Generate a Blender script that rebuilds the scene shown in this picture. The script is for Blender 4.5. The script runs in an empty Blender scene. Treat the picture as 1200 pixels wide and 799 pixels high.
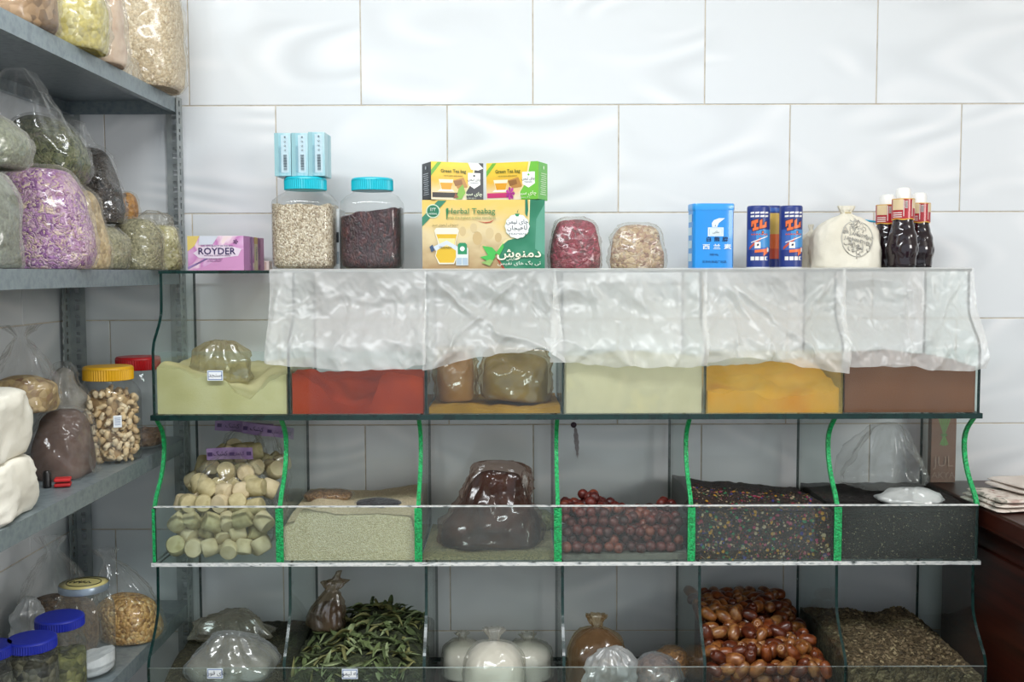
import bpy, math, random
from mathutils import Vector, Matrix, noise
S = bpy.context.scene
C = S.collection
# ------------------------------------------------------------------ camera
F, L, ZC = 1228.0, 2.472, 1.45          # focal length (px of 1200), distance to the back wall, eye height
TH = math.atan(80 / F)
cd = bpy.data.cameras.new('camera'); cam = bpy.data.objects.new('camera', cd); C.objects.link(cam)
cd.sensor_fit = 'HORIZONTAL'; cd.sensor_width = 36; cd.lens = F / 1200 * 36; cd.clip_start = .05
cam.matrix_world = (Matrix.Translation((0, -L, ZC)) @ Matrix.Rotation(math.pi / 2 - TH, 4, 'X')
                    @ Matrix.Rotation(math.radians(-.15), 4, 'Z'))
S.camera = cam
# ------------------------------------------------------------------ light
W = bpy.data.worlds.new('world'); S.world = W; W.use_nodes = True
bg = W.node_tree.nodes['Background']; bg.inputs[0].default_value = (.84, .92, 1, 1); bg.inputs[1].default_value = .95
def area(name, loc, target, sx, sy, power, color):
    l = bpy.data.lights.new(name, 'AREA'); l.shape = 'RECTANGLE'; l.size = sx; l.size_y = sy
    l.energy = power; l.color = color
    o = bpy.data.objects.new(name, l); C.objects.link(o); o.location = loc
    o.rotation_euler = (Vector(target) - Vector(loc)).to_track_quat('-Z', 'Y').to_euler()
    return o
area('shop_front_daylight', (3.3, -3.0, 2.1), (0, 0, 1.4), 1.1, .9, 48, (1, .97, .93))
area('ceiling_tube_light', (-.25, -1.65, 2.66), (-.25, -1.1, 0), 1.6, .25, 43, (.93, .975, 1))
vs = S.view_settings
vs.view_transform = 'Standard'; vs.look = 'None'; vs.gamma = 1; vs.use_curve_mapping = False; vs.exposure = 0.0
try:
    S.cycles.transparent_max_bounces = 40; S.cycles.max_bounces = 10
except Exception: pass
# ------------------------------------------------------------------ helpers
def at(px, py, Y):
    a = (px - 600) / F; b = -(py - 399.5) / F
    d = Vector((a, math.cos(TH) + b * math.sin(TH), -math.sin(TH) + b * math.cos(TH)))
    return Vector((0, -L, ZC)) + d * ((Y + L) / d.y)
def sz(n, Y): return n * (Y + L) / F
def srgb(h):
    h = h.lstrip('#'); o = []
    for i in (0, 2, 4):
        c = int(h[i:i + 2], 16) / 255
        o.append(c / 12.92 if c <= .04045 else ((c + .055) / 1.055) ** 2.4)
    return (*o, 1)
MATS = {}
def newmat(name):
    m = bpy.data.materials.new(name); m.use_nodes = True
    return m, m.node_tree.nodes, m.node_tree.links
def plain(h, rough=.5, metal=0, coat=0, name=None):
    k = (h, rough, metal, coat)
    if k in MATS: return MATS[k]
    m, n, l = newmat(name or 'plain_' + h.strip('#')); p = n['Principled BSDF']
    p.inputs['Base Color'].default_value = srgb(h); p.inputs['Roughness'].default_value = rough
    p.inputs['Metallic'].default_value = metal; p.inputs['Coat Weight'].default_value = coat
    MATS[k] = m; return m
def ramp_node(n, stops):
    r = n.new('ShaderNodeValToRGB'); e = r.color_ramp.elements
    while len(e) < len(stops): e.new(.5)
    for i, (p, h) in enumerate(stops):
        e[i].position = p; e[i].color = srgb(h) if isinstance(h, str) else (h, h, h, 1)
    return r
def even(cols):
    return [(i / max(1, len(cols) - 1), c) for i, c in enumerate(cols)]
def noisy(name, cols, scale=20, rough=.7, bump=.2, detail=6, stretch=(1, 1, 1), dist=0, bscale=None, coat=0, metal=0):
    m, n, l = newmat(name); p = n['Principled BSDF']; p.inputs['Roughness'].default_value = rough
    p.inputs['Coat Weight'].default_value = coat; p.inputs['Metallic'].default_value = metal
    if rough > .85: p.inputs['Specular IOR Level'].default_value = .08
    tc = n.new('ShaderNodeTexCoord'); mp = n.new('ShaderNodeMapping'); mp.inputs['Scale'].default_value = stretch
    l.new(tc.outputs['Object'], mp.inputs[0])
    t = n.new('ShaderNodeTexNoise'); t.inputs['Scale'].default_value = scale; t.inputs['Detail'].default_value = detail
    t.inputs['Distortion'].default_value = dist; l.new(mp.outputs[0], t.inputs['Vector'])
    st = [(.28 + .44 * q, c) for q, c in even(cols)]
    r = ramp_node(n, st); l.new(t.outputs['Fac'], r.inputs[0]); l.new(r.outputs[0], p.inputs['Base Color'])
    if bump:
        t2 = t
        if bscale:
            t2 = n.new('ShaderNodeTexNoise'); t2.inputs['Scale'].default_value = bscale; l.new(mp.outputs[0], t2.inputs['Vector'])
        b = n.new('ShaderNodeBump'); b.inputs['Strength'].default_value = bump; b.inputs['Distance'].default_value = .004
        l.new(t2.outputs['Fac'], b.inputs['Height']); l.new(b.outputs[0], p.inputs['Normal'])
    return m
def cells(name, cols, scale=150, rough=.6, bump=.6, stretch=(1, 1, 1), warp=.0, coat=0):
    """many little pieces: voronoi cells, each with a colour of its own"""
    m, n, l = newmat(name); p = n['Principled BSDF']; p.inputs['Roughness'].default_value = rough
    p.inputs['Coat Weight'].default_value = coat
    tc = n.new('ShaderNodeTexCoord'); mp = n.new('ShaderNodeMapping'); mp.inputs['Scale'].default_value = stretch
    l.new(tc.outputs['Object'], mp.inputs[0]); vec = mp.outputs[0]
    if warp:
        w = n.new('ShaderNodeTexNoise'); w.inputs['Scale'].default_value = scale * .4; l.new(vec, w.inputs['Vector'])
        mx = n.new('ShaderNodeMix'); mx.data_type = 'VECTOR'; mx.inputs['Factor'].default_value = warp
        l.new(vec, mx.inputs['A']); l.new(w.outputs['Color'], mx.inputs['B']); vec = mx.outputs['Result']
    v = n.new('ShaderNodeTexVoronoi'); v.inputs['Scale'].default_value = scale; l.new(vec, v.inputs['Vector'])
    s = n.new('ShaderNodeSeparateColor'); l.new(v.outputs['Color'], s.inputs[0])
    r = ramp_node(n, even(cols)); r.color_ramp.interpolation = 'LINEAR'
    l.new(s.outputs[0], r.inputs[0]); l.new(r.outputs[0], p.inputs['Base Color'])
    b = n.new('ShaderNodeBump'); b.inputs['Strength'].default_value = bump; b.inputs['Distance'].default_value = .004
    b.invert = True; l.new(v.outputs['Distance'], b.inputs['Height']); l.new(b.outputs[0], p.inputs['Normal'])
    return m
def film(name, alpha=.12, var=.25, tint='#ffffff', body='#f4f4f2', rough=.12, wrinkle=40, bump=.5, gloss=.5, stretch=(1, 1, 1)):
    """thin plastic film: mostly see-through, whitish where it wrinkles, glossy"""
    m, n, l = newmat(name); n.remove(n['Principled BSDF']); out = n['Material Output']
    tc = n.new('ShaderNodeTexCoord'); mp = n.new('ShaderNodeMapping'); mp.inputs['Scale'].default_value = stretch
    l.new(tc.outputs['Object'], mp.inputs[0])
    t = n.new('ShaderNodeTexNoise'); t.inputs['Scale'].default_value = wrinkle; t.inputs['Detail'].default_value = 4
    t.inputs['Distortion'].default_value = 1.6; l.new(mp.outputs[0], t.inputs['Vector'])
    ab = n.new('ShaderNodeMath'); ab.operation = 'SUBTRACT'; l.new(t.outputs['Fac'], ab.inputs[0]); ab.inputs[1].default_value = .95
    ab2 = n.new('ShaderNodeMath'); ab2.operation = 'ABSOLUTE'; l.new(ab.outputs[0], ab2.inputs[0])
    rg = n.new('ShaderNodeMapRange'); l.new(ab2.outputs[0], rg.inputs['Value']); rg.inputs['From Max'].default_value = .16
    rg.inputs['To Min'].default_value = 1; rg.inputs['To Max'].default_value = 0           # ridges where noise crosses .5
    b = n.new('ShaderNodeBump'); b.inputs['Strength'].default_value = bump; b.inputs['Distance'].default_value = .006
    l.new(rg.outputs[0], b.inputs['Height'])
    lw = n.new('ShaderNodeLayerWeight'); lw.inputs['Blend'].default_value = .25
    l.new(b.outputs[0], lw.inputs['Normal'])
    f1 = n.new('ShaderNodeMath'); f1.operation = 'MULTIPLY_ADD'; l.new(rg.outputs[0], f1.inputs[0])
    f1.inputs[1].default_value = var; f1.inputs[2].default_value = alpha
    f2 = n.new('ShaderNodeMath'); f2.operation = 'MULTIPLY_ADD'; f2.use_clamp = True; l.new(lw.outputs['Facing'], f2.inputs[0])
    f2.inputs[1].default_value = .30; l.new(f1.outputs[0], f2.inputs[2])
    tr = n.new('ShaderNodeBsdfTransparent'); tr.inputs[0].default_value = srgb(tint)
    df = n.new('ShaderNodeBsdfDiffuse'); df.inputs[0].default_value = srgb(body)
    tl = n.new('ShaderNodeBsdfTranslucent'); tl.inputs[0].default_value = srgb(body)
    gl = n.new('ShaderNodeBsdfGlossy'); gl.inputs['Roughness'].default_value = rough
    for x in (df, tl, gl): l.new(b.outputs[0], x.inputs['Normal'])
    m1 = n.new('ShaderNodeMixShader'); m1.inputs[0].default_value = .35; l.new(df.outputs[0], m1.inputs[1]); l.new(tl.outputs[0], m1.inputs[2])
    m2 = n.new('ShaderNodeMixShader'); m2.inputs[0].default_value = gloss; l.new(m1.outputs[0], m2.inputs[1]); l.new(gl.outputs[0], m2.inputs[2])
    m3 = n.new('ShaderNodeMixShader'); l.new(f2.outputs[0], m3.inputs[0]); l.new(tr.outputs[0], m3.inputs[1]); l.new(m2.outputs[0], m3.inputs[2])
    l.new(m3.outputs[0], out.inputs[0])
    return m
def glass(name, tint=(.965, .985, .98), dust=.04, dustcol='#dfe4e2', dscale=6, refl=.6, rough=.02):
    m, n, l = newmat(name); n.remove(n['Principled BSDF']); out = n['Material Output']
    tr = n.new('ShaderNodeBsdfTransparent'); tr.inputs[0].default_value = (*tint, 1)
    gl = n.new('ShaderNodeBsdfGlossy'); gl.inputs['Roughness'].default_value = rough
    fr = n.new('ShaderNodeFresnel'); fr.inputs['IOR'].default_value = 1.45
    ge = n.new('ShaderNodeNewGeometry'); io = n.new('ShaderNodeMath'); io.operation = 'MULTIPLY_ADD'   # same reflectance entering and leaving the pane
    l.new(ge.outputs['Backfacing'], io.inputs[0]); io.inputs[1].default_value = 1 / 1.45 - 1.45; io.inputs[2].default_value = 1.45; l.new(io.outputs[0], fr.inputs['IOR'])
    fm = n.new('ShaderNodeMath'); fm.operation = 'MULTIPLY'; l.new(fr.outputs[0], fm.inputs[0]); fm.inputs[1].default_value = refl
    m1 = n.new('ShaderNodeMixShader'); l.new(fm.outputs[0], m1.inputs[0]); l.new(tr.outputs[0], m1.inputs[1]); l.new(gl.outputs[0], m1.inputs[2])
    last = m1
    if dust:
        tc = n.new('ShaderNodeTexCoord'); t = n.new('ShaderNodeTexNoise'); t.inputs['Scale'].default_value = dscale
        t.inputs['Detail'].default_value = 5; l.new(tc.outputs['Object'], t.inputs['Vector'])
        rg = n.new('ShaderNodeMapRange'); l.new(t.outputs['Fac'], rg.inputs['Value'])
        rg.inputs['From Min'].default_value = .3; rg.inputs['From Max'].default_value = .75
        rg.inputs['To Min'].default_value = dust * .35; rg.inputs['To Max'].default_value = dust * 1.6
        df = n.new('ShaderNodeBsdfDiffuse'); df.inputs[0].default_value = srgb(dustcol)
        m2 = n.new('ShaderNodeMixShader'); l.new(rg.outputs[0], m2.inputs[0]); l.new(m1.outputs[0], m2.inputs[1]); l.new(df.outputs[0], m2.inputs[2])
        last = m2
    l.new(last.outputs[0], out.inputs[0])
    return m

class MB:
    def __init__(s): s.v = []; s.f = []; s.mi = []
    def add(s, vs, fs, mi=0):
        o = len(s.v); s.v += [tuple(v) for v in vs]
        for f in fs: s.f.append(tuple(i + o for i in f)); s.mi.append(mi)
    def box(s, x0, x1, y0, y1, z0, z1, mi=0, face=None):
        """face: dict of face name -> material index"""
        vs = [(x, y, z) for z in (z0, z1) for y in (y0, y1) for x in (x0, x1)]
        fs = {'bot': (0, 2, 3, 1), 'top': (4, 5, 7, 6), 'front': (0, 1, 5, 4), 'back': (2, 6, 7, 3), 'left': (0, 4, 6, 2), 'right': (1, 3, 7, 5)}
        o = len(s.v); s.v += vs
        for k, f in fs.items():
            s.f.append(tuple(i + o for i in f)); s.mi.append((face or {}).get(k, mi))
    def cbox(s, x0, x1, y0, y1, z0, z1, c, mi=0):
        """box with chamfered front edges (front = -y)"""
        vs = [(x0, y1, z0), (x1, y1, z0), (x1, y1, z1), (x0, y1, z1), (x0, y0 + c, z0), (x1, y0 + c, z0), (x1, y0 + c, z1), (x0, y0 + c, z1),
              (x0 + c, y0, z0 + c), (x1 - c, y0, z0 + c), (x1 - c, y0, z1 - c), (x0 + c, y0, z1 - c)]
        fs = [(3, 2, 1, 0), (0, 1, 5, 4), (1, 2, 6, 5), (2, 3, 7, 6), (3, 0, 4, 7), (4, 5, 9, 8), (5, 6, 10, 9), (6, 7, 11, 10), (7, 4, 8, 11), (8, 9, 10, 11)]
        s.add(vs, fs, mi)
    def prism_x(s, poly, x0, x1, mside=0, medge=0):
        n = len(poly); vs = [(x0, y, z) for y, z in poly] + [(x1, y, z) for y, z in poly]
        s.add(vs, [tuple(range(n))], mside); o = len(s.v) - 2 * n
        s.f.append(tuple(o + n + i for i in reversed(range(n)))); s.mi.append(mside)
        for i in range(n):
            j = (i + 1) % n; s.f.append((o + i, o + n + i, o + n + j, o + j)); s.mi.append(medge)
    def rings(s, rings, mi=0, cap0=True, cap1=True):
        n = len(rings[0]); o = len(s.v)
        for r in rings: s.v += [tuple(p) for p in r]
        for k in range(len(rings) - 1):
            for i in range(n):
                j = (i + 1) % n
                s.f.append((o + k * n + i, o + k * n + j, o + (k + 1) * n + j, o + (k + 1) * n + i)); s.mi.append(mi)
        if cap0: s.f.append(tuple(o + i for i in reversed(range(n)))); s.mi.append(mi)
        if cap1: s.f.append(tuple(o + (len(rings) - 1) * n + i for i in range(n))); s.mi.append(mi)
    def lathe(s, prof, seg=32, sq=2.0, cx=0, cy=0, z=0, mi=0, sx=1, sy=1, rib=0, cap0=True, cap1=True):
        R = []
        for pr in prof:
            r, h = pr[0], pr[1]; e = pr[2] if len(pr) > 2 else sq; ring = []
            for i in range(seg):
                a = 2 * math.pi * i / seg; c, q = math.cos(a), math.sin(a)
                rr = r * (abs(c) ** e + abs(q) ** e) ** (-1 / e) * (1 - (rib if i % 2 else 0))
                ring.append((cx + rr * c * sx, cy + rr * q * sy, z + h))
            R.append(ring)
        s.rings(R, mi, cap0, cap1)
    def tube(s, pts, r, seg=8, mi=0):
        R = []; pts = [Vector(p) for p in pts]
        for i, p in enumerate(pts):
            t = (pts[min(i + 1, len(pts) - 1)] - pts[max(i - 1, 0)]).normalized()
            u = t.orthogonal().normalized(); w = t.cross(u)
            rr = r[i] if isinstance(r, (list, tuple)) else r
            R.append([p + (u * math.cos(2 * math.pi * k / seg) + w * math.sin(2 * math.pi * k / seg)) * rr for k in range(seg)])
        s.rings(R, mi)
    def mesh(s, name, mats, smooth=False):
        me = bpy.data.meshes.new(name); me.from_pydata(s.v, [], s.f)
        for m in (mats if isinstance(mats, (list, tuple)) else [mats]): me.materials.append(m)
        me.polygons.foreach_set('material_index', s.mi)
        me.polygons.foreach_set('use_smooth', [smooth] * len(s.f)); me.update()
        return me
    def build(s, name, mats, parent=None, smooth=False, loc=None, kind=None):
        return link(name, s.mesh(name, mats, smooth), parent, loc, kind=kind)
def link(name, me, parent=None, loc=None, rot=None, kind=None):
    o = bpy.data.objects.new(name, me); C.objects.link(o)
    if parent: o.parent = parent
    if loc is not None: o.location = loc
    if rot is not None: o.rotation_euler = rot
    if kind: o['kind'] = kind
    return o
def tag(o, label, cat, group=None, kind=None):
    o['label'] = label; o['category'] = cat
    if group: o['group'] = group
    if kind: o['kind'] = kind
    return o
def thing(name, label, cat, loc=(0, 0, 0), rot=(0, 0, 0), group=None):
    o = bpy.data.objects.new(name, None); C.objects.link(o); o.location = loc; o.rotation_euler = rot
    o.empty_display_size = .03
    return tag(o, label, cat, group)
def struct(o): o['kind'] = 'structure'; return o
def smooth_angle(o, deg=35):
    me = o.data
    me.polygons.foreach_set('use_smooth', [True] * len(me.polygons))
    try: me.set_sharp_from_angle(angle=math.radians(deg))
    except Exception: pass
    return o
def bevel(o, w=.002, seg=2):
    b = o.modifiers.new('bevel', 'BEVEL'); b.width = w; b.segments = seg; b.limit_method = 'ANGLE'; return o
def nz(x, y, z, sd=0): return noise.noise(Vector((x + sd * 7.31, y + sd * 3.17, z - sd * 5.7)))
def interp(pts, u):
    if u <= pts[0][0]: return pts[0][1]
    for (a, p), (b, q) in zip(pts, pts[1:]):
        if u <= b:
            t = (u - a) / (b - a); t = t * t * (3 - 2 * t); return p + (q - p) * t
    return pts[-1][1]
# ---- text (built-in font), as thin meshes
FORMS = {}
def _f(ch, iso, joins=True): FORMS[ch] = (iso, joins)
for ch, iso, j in (('ا', 0xFE8D, 0), ('ب', 0xFE8F, 1), ('ت', 0xFE95, 1), ('ج', 0xFE9D, 1), ('د', 0xFEA9, 0), ('ر', 0xFEAD, 0), ('ز', 0xFEAF, 0),
                   ('س', 0xFEB1, 1), ('ش', 0xFEB5, 1), ('ف', 0xFED1, 1), ('ل', 0xFEDD, 1), ('م', 0xFEE1, 1), ('ن', 0xFEE5, 1), ('ه', 0xFEE9, 1),
                   ('و', 0xFEED, 0), ('ی', 0xFBFC, 1), ('چ', 0xFB7A, 1), ('گ', 0xFB92, 1), ('ک', 0xFB8E, 1), ('پ', 0xFB56, 1), ('ح', 0xFEA1, 1), ('ق', 0xFED5, 1)):
    _f(ch, iso, bool(j))
def fa(s):
    out = []
    for i, ch in enumerate(s):
        if ch not in FORMS: out.append(ch); continue
        iso, j = FORMS[ch]
        prev = i > 0 and s[i - 1] in FORMS and FORMS[s[i - 1]][1]
        nxt = j and i + 1 < len(s) and s[i + 1] in FORMS
        k = (3 if nxt else 1) if prev else (2 if nxt else 0)
        out.append(chr(iso + k))
    return ''.join(reversed(out))
TXT = {}
def text_mesh(s, mat, shear=0, bold=0):
    k = (s, mat.name, shear, bold)
    if k in TXT: return TXT[k]
    c = bpy.data.curves.new('lettering', 'FONT'); c.body = s; c.size = 1; c.align_x = 'CENTER'; c.align_y = 'CENTER'
    c.extrude = .008; c.resolution_u = 2; c.shear = shear; c.offset = bold
    o = bpy.data.objects.new('lettering', c); C.objects.link(o)
    dg = bpy.context.evaluated_depsgraph_get(); dg.update()
    me = bpy.data.meshes.new_from_object(o.evaluated_get(dg)); me.name = 'lettering'
    bpy.data.objects.remove(o); bpy.data.curves.remove(c)
    me.materials.clear(); me.materials.append(mat); TXT[k] = me
    return me
def put_text(parent, s, size, loc, mat, yaw=0, sx=1, roll=0, bold=0):
    o = link('lettering', text_mesh(s, mat, 0, bold), parent, loc)
    o.rotation_euler = (math.pi / 2, roll, yaw); o.scale = (size * sx, size, .02 if size < .02 else size)
    return o
class Print:
    """flat print on one face of a box: polygons in (u,v) of the face, each a hair above the last"""
    def __init__(s, w, h): s.w, s.h = w, h; s.mb = MB(); s.mats = []; s.k = 0; s.texts = []
    def mi(s, m):
        m = plain(m, .35) if isinstance(m, str) else m
        if m not in s.mats: s.mats.append(m)
        return s.mats.index(m)
    def poly(s, pts, m):
        y = -.00012 * (s.k + 1); s.k += 1
        s.mb.add([((u - .5) * s.w, y, (v - .5) * s.h) for u, v in pts], [tuple(range(len(pts)))], s.mi(m))
    def rect(s, u0, u1, v0, v1, m): s.poly([(u0, v0), (u1, v0), (u1, v1), (u0, v1)], m)
    def disc(s, u, v, r, m, n=20, sq=1.0, amp=0, lobes=0):
        """r as a fraction of the height"""
        s.poly([(u + r * s.h / s.w * (1 + amp * math.cos(lobes * a)) * math.cos(a), v + r * sq * (1 + amp * math.cos(lobes * a)) * math.sin(a))
                for a in [2 * math.pi * i / n for i in range(n)]], m)
    def text(s, t, u, v, size, m, sx=1, roll=0, bold=0): s.texts.append((t, u, v, size, m, sx, roll, bold))
    def build(s, name, parent, M):
        o = s.mb.build(name, s.mats, parent); o.matrix_local = M
        for t, u, v, size, m, sx, roll, bold in s.texts:
            m = plain(m, .35) if isinstance(m, str) else m
            x = put_text(o, t, size * s.h, ((u - .5) * s.w, -.00012 * (s.k + 2), (v - .5) * s.h), m, 0, sx, roll, bold)
        return o
def face_M(side, w, d, h):
    g = .0003
    if side == 'front': return Matrix.Translation((0, -d / 2 - g, h / 2))
    if side == 'left': return Matrix.Translation((-w / 2 - g, 0, h / 2)) @ Matrix.Rotation(-math.pi / 2, 4, 'Z')
    if side == 'right': return Matrix.Translation((w / 2 + g, 0, h / 2)) @ Matrix.Rotation(math.pi / 2, 4, 'Z')
def carton(name, label, cat, loc, w, d, h, yaw, mats, group=None, bw=.0012):
    t = thing(name, label, cat, loc, (0, 0, yaw), group)
    m = MB(); m.box(-w / 2, w / 2, -d / 2, d / 2, 0, h); o = m.build('carton', mats, t); bevel(o, bw, 2)
    return t
# ---- soft bags
def soft_rings(prof, w, d, seg=44, rings=26, expo=2.4, amp=.006, freq=16, seed=0, lean=(0, 0), pk=11, grow=0, wr=0, ztop=None):
    """prof: (z, rx, ry, pleat) control rings, smoothly interpolated"""
    out = []; n = len(prof)
    def cr(i, t, c):
        p0, p1, p2, p3 = (prof[max(0, min(n - 1, i + k))][c] for k in (-1, 0, 1, 2))
        return .5 * (2 * p1 + (p2 - p0) * t + (2 * p0 - 5 * p1 + 4 * p2 - p3) * t * t + (3 * p1 - p0 - 3 * p2 + p3) * t ** 3)
    ztop = ztop or prof[-1][0]
    for k in range(rings):
        q = k / (rings - 1) * (n - 1); i = min(n - 2, int(q)); t = q - i
        z, rx, ry, pl = (cr(i, t, c) for c in range(4))
        rx = max(.004, rx); ry = max(.004, ry); pl = max(0, pl); ring = []
        lx, ly = (lean[0] * (z / ztop) ** 2, lean[1] * (z / ztop) ** 2) if z > 0 else (0, 0)
        for a in range(seg):
            th = 2 * math.pi * a / seg; c, s_ = math.cos(th), math.sin(th)
            e = (abs(c) ** expo + abs(s_) ** expo) ** (-1 / expo)
            pv = 1 + pl * (math.sin(pk * th + seed) * .6 + math.sin((pk * 2 + 3) * th + seed * 2 + z * 30) * .4)
            x = (w / 2 * rx + grow) * e * c * pv; y = (d / 2 * ry + grow) * e * s_ * pv
            dv = nz(x * freq, y * freq, z * freq, seed) + .5 * nz(x * freq * 2.3, y * freq * 2.3, z * freq * 2.3, seed + 3)
            k2 = amp * dv * min(1, .25 + max(rx, ry))
            if wr and k > 1: k2 += wr * (1 - min(1, abs(nz(x * 26 + z * 9, y * 26 - z * 9, z * 15, seed + 11)) * 4)) + wr * .6 * (1 - min(1, abs(nz(x * 55, y * 55, z * 38, seed + 13)) * 4))
            ring.append((x + c * k2 + lx, y + s_ * k2 + ly, max(0 if grow == 0 else -.0005, z + amp * .6 * nz(x * freq + 9, y * freq, z * freq, seed + 5) * (1 if k > 1 else 0))))
        out.append(ring)
    return out
PROFS = {
 'tied': ([(0, .8, .8, 0), (.04, .95, .95, 0), (.3, 1, 1, 0), (.55, .95, .95, .02), (.72, .7, .7, .04), (.8, .35, .35, .05), (.83, .02, .02, 0)],
          [(0, .8, .8, 0), (.04, .95, .95, 0), (.3, 1, 1, 0), (.55, .95, .95, .03), (.74, .68, .68, .08), (.88, .3, .3, .25), (1, .1, .1, .3), (1.1, .2, .16, .4), (1.25, .38, .22, .5)]),
 'pillow': ([(0, .85, .75, 0), (.06, .97, .95, 0), (.35, 1, 1, 0), (.65, .95, .85, 0), (.85, .85, .5, 0), (.94, .5, .15, 0), (.95, .05, .03, 0)],
            [(0, .85, .75, 0), (.06, .97, .95, 0), (.35, 1, 1, 0), (.65, .96, .86, .02), (.86, .9, .5, .04), (.98, .84, .12, .05), (1.06, .85, .03, .05)]),
 'round': ([(0, .55, .55, 0), (.05, .85, .85, 0), (.35, 1, 1, 0), (.65, .95, .95, 0), (.88, .6, .6, 0), (.97, .25, .25, 0), (.98, .02, .02, 0)],
           [(0, .55, .55, 0), (.05, .85, .85, 0), (.35, 1, 1, 0), (.65, .96, .96, .02), (.88, .64, .64, .05), (.98, .3, .3, .12), (1.02, .08, .08, .1)]),
 'half': ([(0, .8, .8, 0), (.03, .97, .97, 0), (.2, 1, 1, 0), (.38, .93, .93, 0), (.46, .55, .55, 0), (.48, .02, .02, 0)],
          [(0, .8, .8, 0), (.03, .97, .97, 0), (.2, 1, 1, 0), (.4, .95, .95, .03), (.6, .72, .72, .12), (.8, .36, .36, .25), (.93, .1, .1, .3), (1.0, .12, .1, .4), (1.15, .42, .26, .5)]),
 'slump': ([(0, .9, .9, 0), (.05, 1, 1, 0), (.25, 1, 1, .01), (.5, .82, .85, .03), (.7, .55, .6, .05), (.85, .4, .4, .05), (.93, .02, .02, 0)],
           [(0, .9, .9, 0), (.05, 1, 1, 0), (.25, 1, 1, .03), (.5, .84, .85, .06), (.72, .6, .62, .09), (.9, .46, .42, .12), (1.0, .3, .28, .16), (1.04, .08, .08, .2)]),
 'crumple': (None, [(0, .8, .8, .05), (.08, 1, 1, .08), (.3, .95, .95, .12), (.6, .8, .8, .16), (.85, .55, .55, .2), (1, .2, .2, .25)]),
}
def bag(label, loc, w, d, h, cmat, fmat, style='tied', yaw=0, tilt=(0, 0), seed=0, group=None, amp=.006, freq=16, expo=2.4,
        lean=(0, 0), name='plastic_bag', cat='bag', pk=11, seg=44, famp=None, wr=.0042):
    t = thing(name, label, cat, loc, (tilt[0], tilt[1], yaw), group)
    pc, pf = PROFS[style]
    if cmat and pc:
        m = MB(); m.rings(soft_rings([(z * h, a, b, p) for z, a, b, p in pc], w, d, seg, 30, expo, amp, freq, seed, lean, pk, ztop=pf[-1][0] * h))
        m.build('contents', cmat, t, True)
    if fmat:
        m = MB(); m.rings(soft_rings([(z * h, a, b, p) for z, a, b, p in pf], w, d, max(seg, 72), 52, expo, famp or amp, freq, seed, lean, pk, .0024, wr), cap1=style != 'tied')
        m.build('film' if cmat else 'bag_film', fmat, t, True)
    return t
def bag_px(label, p0, p1, Y, z0, ptop, depth, cmat, fmat, style='tied', hk=1.0, **k):
    """bag standing at depth Y on height z0, sized from how wide and tall it looks"""
    pm = (p0 + p1) / 2; top = at(pm, ptop, Y).z; x = at(pm, 400, Y).x * (1 + (ZC - (z0 + top) / 2) * math.sin(TH) / (Y + L))
    return bag(label, (x, Y, z0), sz(p1 - p0, Y), depth, (top - z0) / hk, cmat, fmat, style, **k)
def heap(name, label, cat, x0, x1, y0, y1, z0, profs, mat, amp=.003, freq=40, seed=0, nx=48, ny=30, kind='stuff', group=None):
    """loose fill in a bin: profs = [(v, [(u, h)...])] rows of heights from the front (v=0) to the back (v=1)"""
    m = MB(); H = {}
    def hh(u, v):
        a = interp([(p[0], interp(p[1], u)) for p in profs], v)
        x = u * (x1 - x0); y = v * (y1 - y0)
        return max(.002, a + amp * (nz(x * freq, y * freq, 0, seed) + .5 * nz(x * freq * 2.2, y * freq * 2.2, 1, seed)))
    g = [[(x0 + (x1 - x0) * i / nx, y0 + (y1 - y0) * j / ny, z0 + hh(i / nx, j / ny)) for i in range(nx + 1)] for j in range(ny + 1)]
    vs = [p for r in g for p in r]; N = nx + 1
    fs = [(j * N + i, j * N + i + 1, (j + 1) * N + i + 1, (j + 1) * N + i) for j in range(ny) for i in range(nx)]
    per = [i for i in range(N)] + [j * N + nx for j in range(1, ny + 1)] + [ny * N + i for i in range(nx - 1, -1, -1)] + [j * N for j in range(ny - 1, 0, -1)]
    o = len(vs); vs += [(vs[p][0], vs[p][1], z0) for p in per]; n = len(per)
    fs += [(o + i, o + (i + 1) % n, per[(i + 1) % n], per[i]) for i in range(n)]
    fs.append(tuple(o + i for i in reversed(range(n))))
    m.add(vs, fs); ob = m.build(name, mat, None, True)
    smooth_angle(ob, 50); tag(ob, label, cat, group, kind)
    return ob, hh
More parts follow.
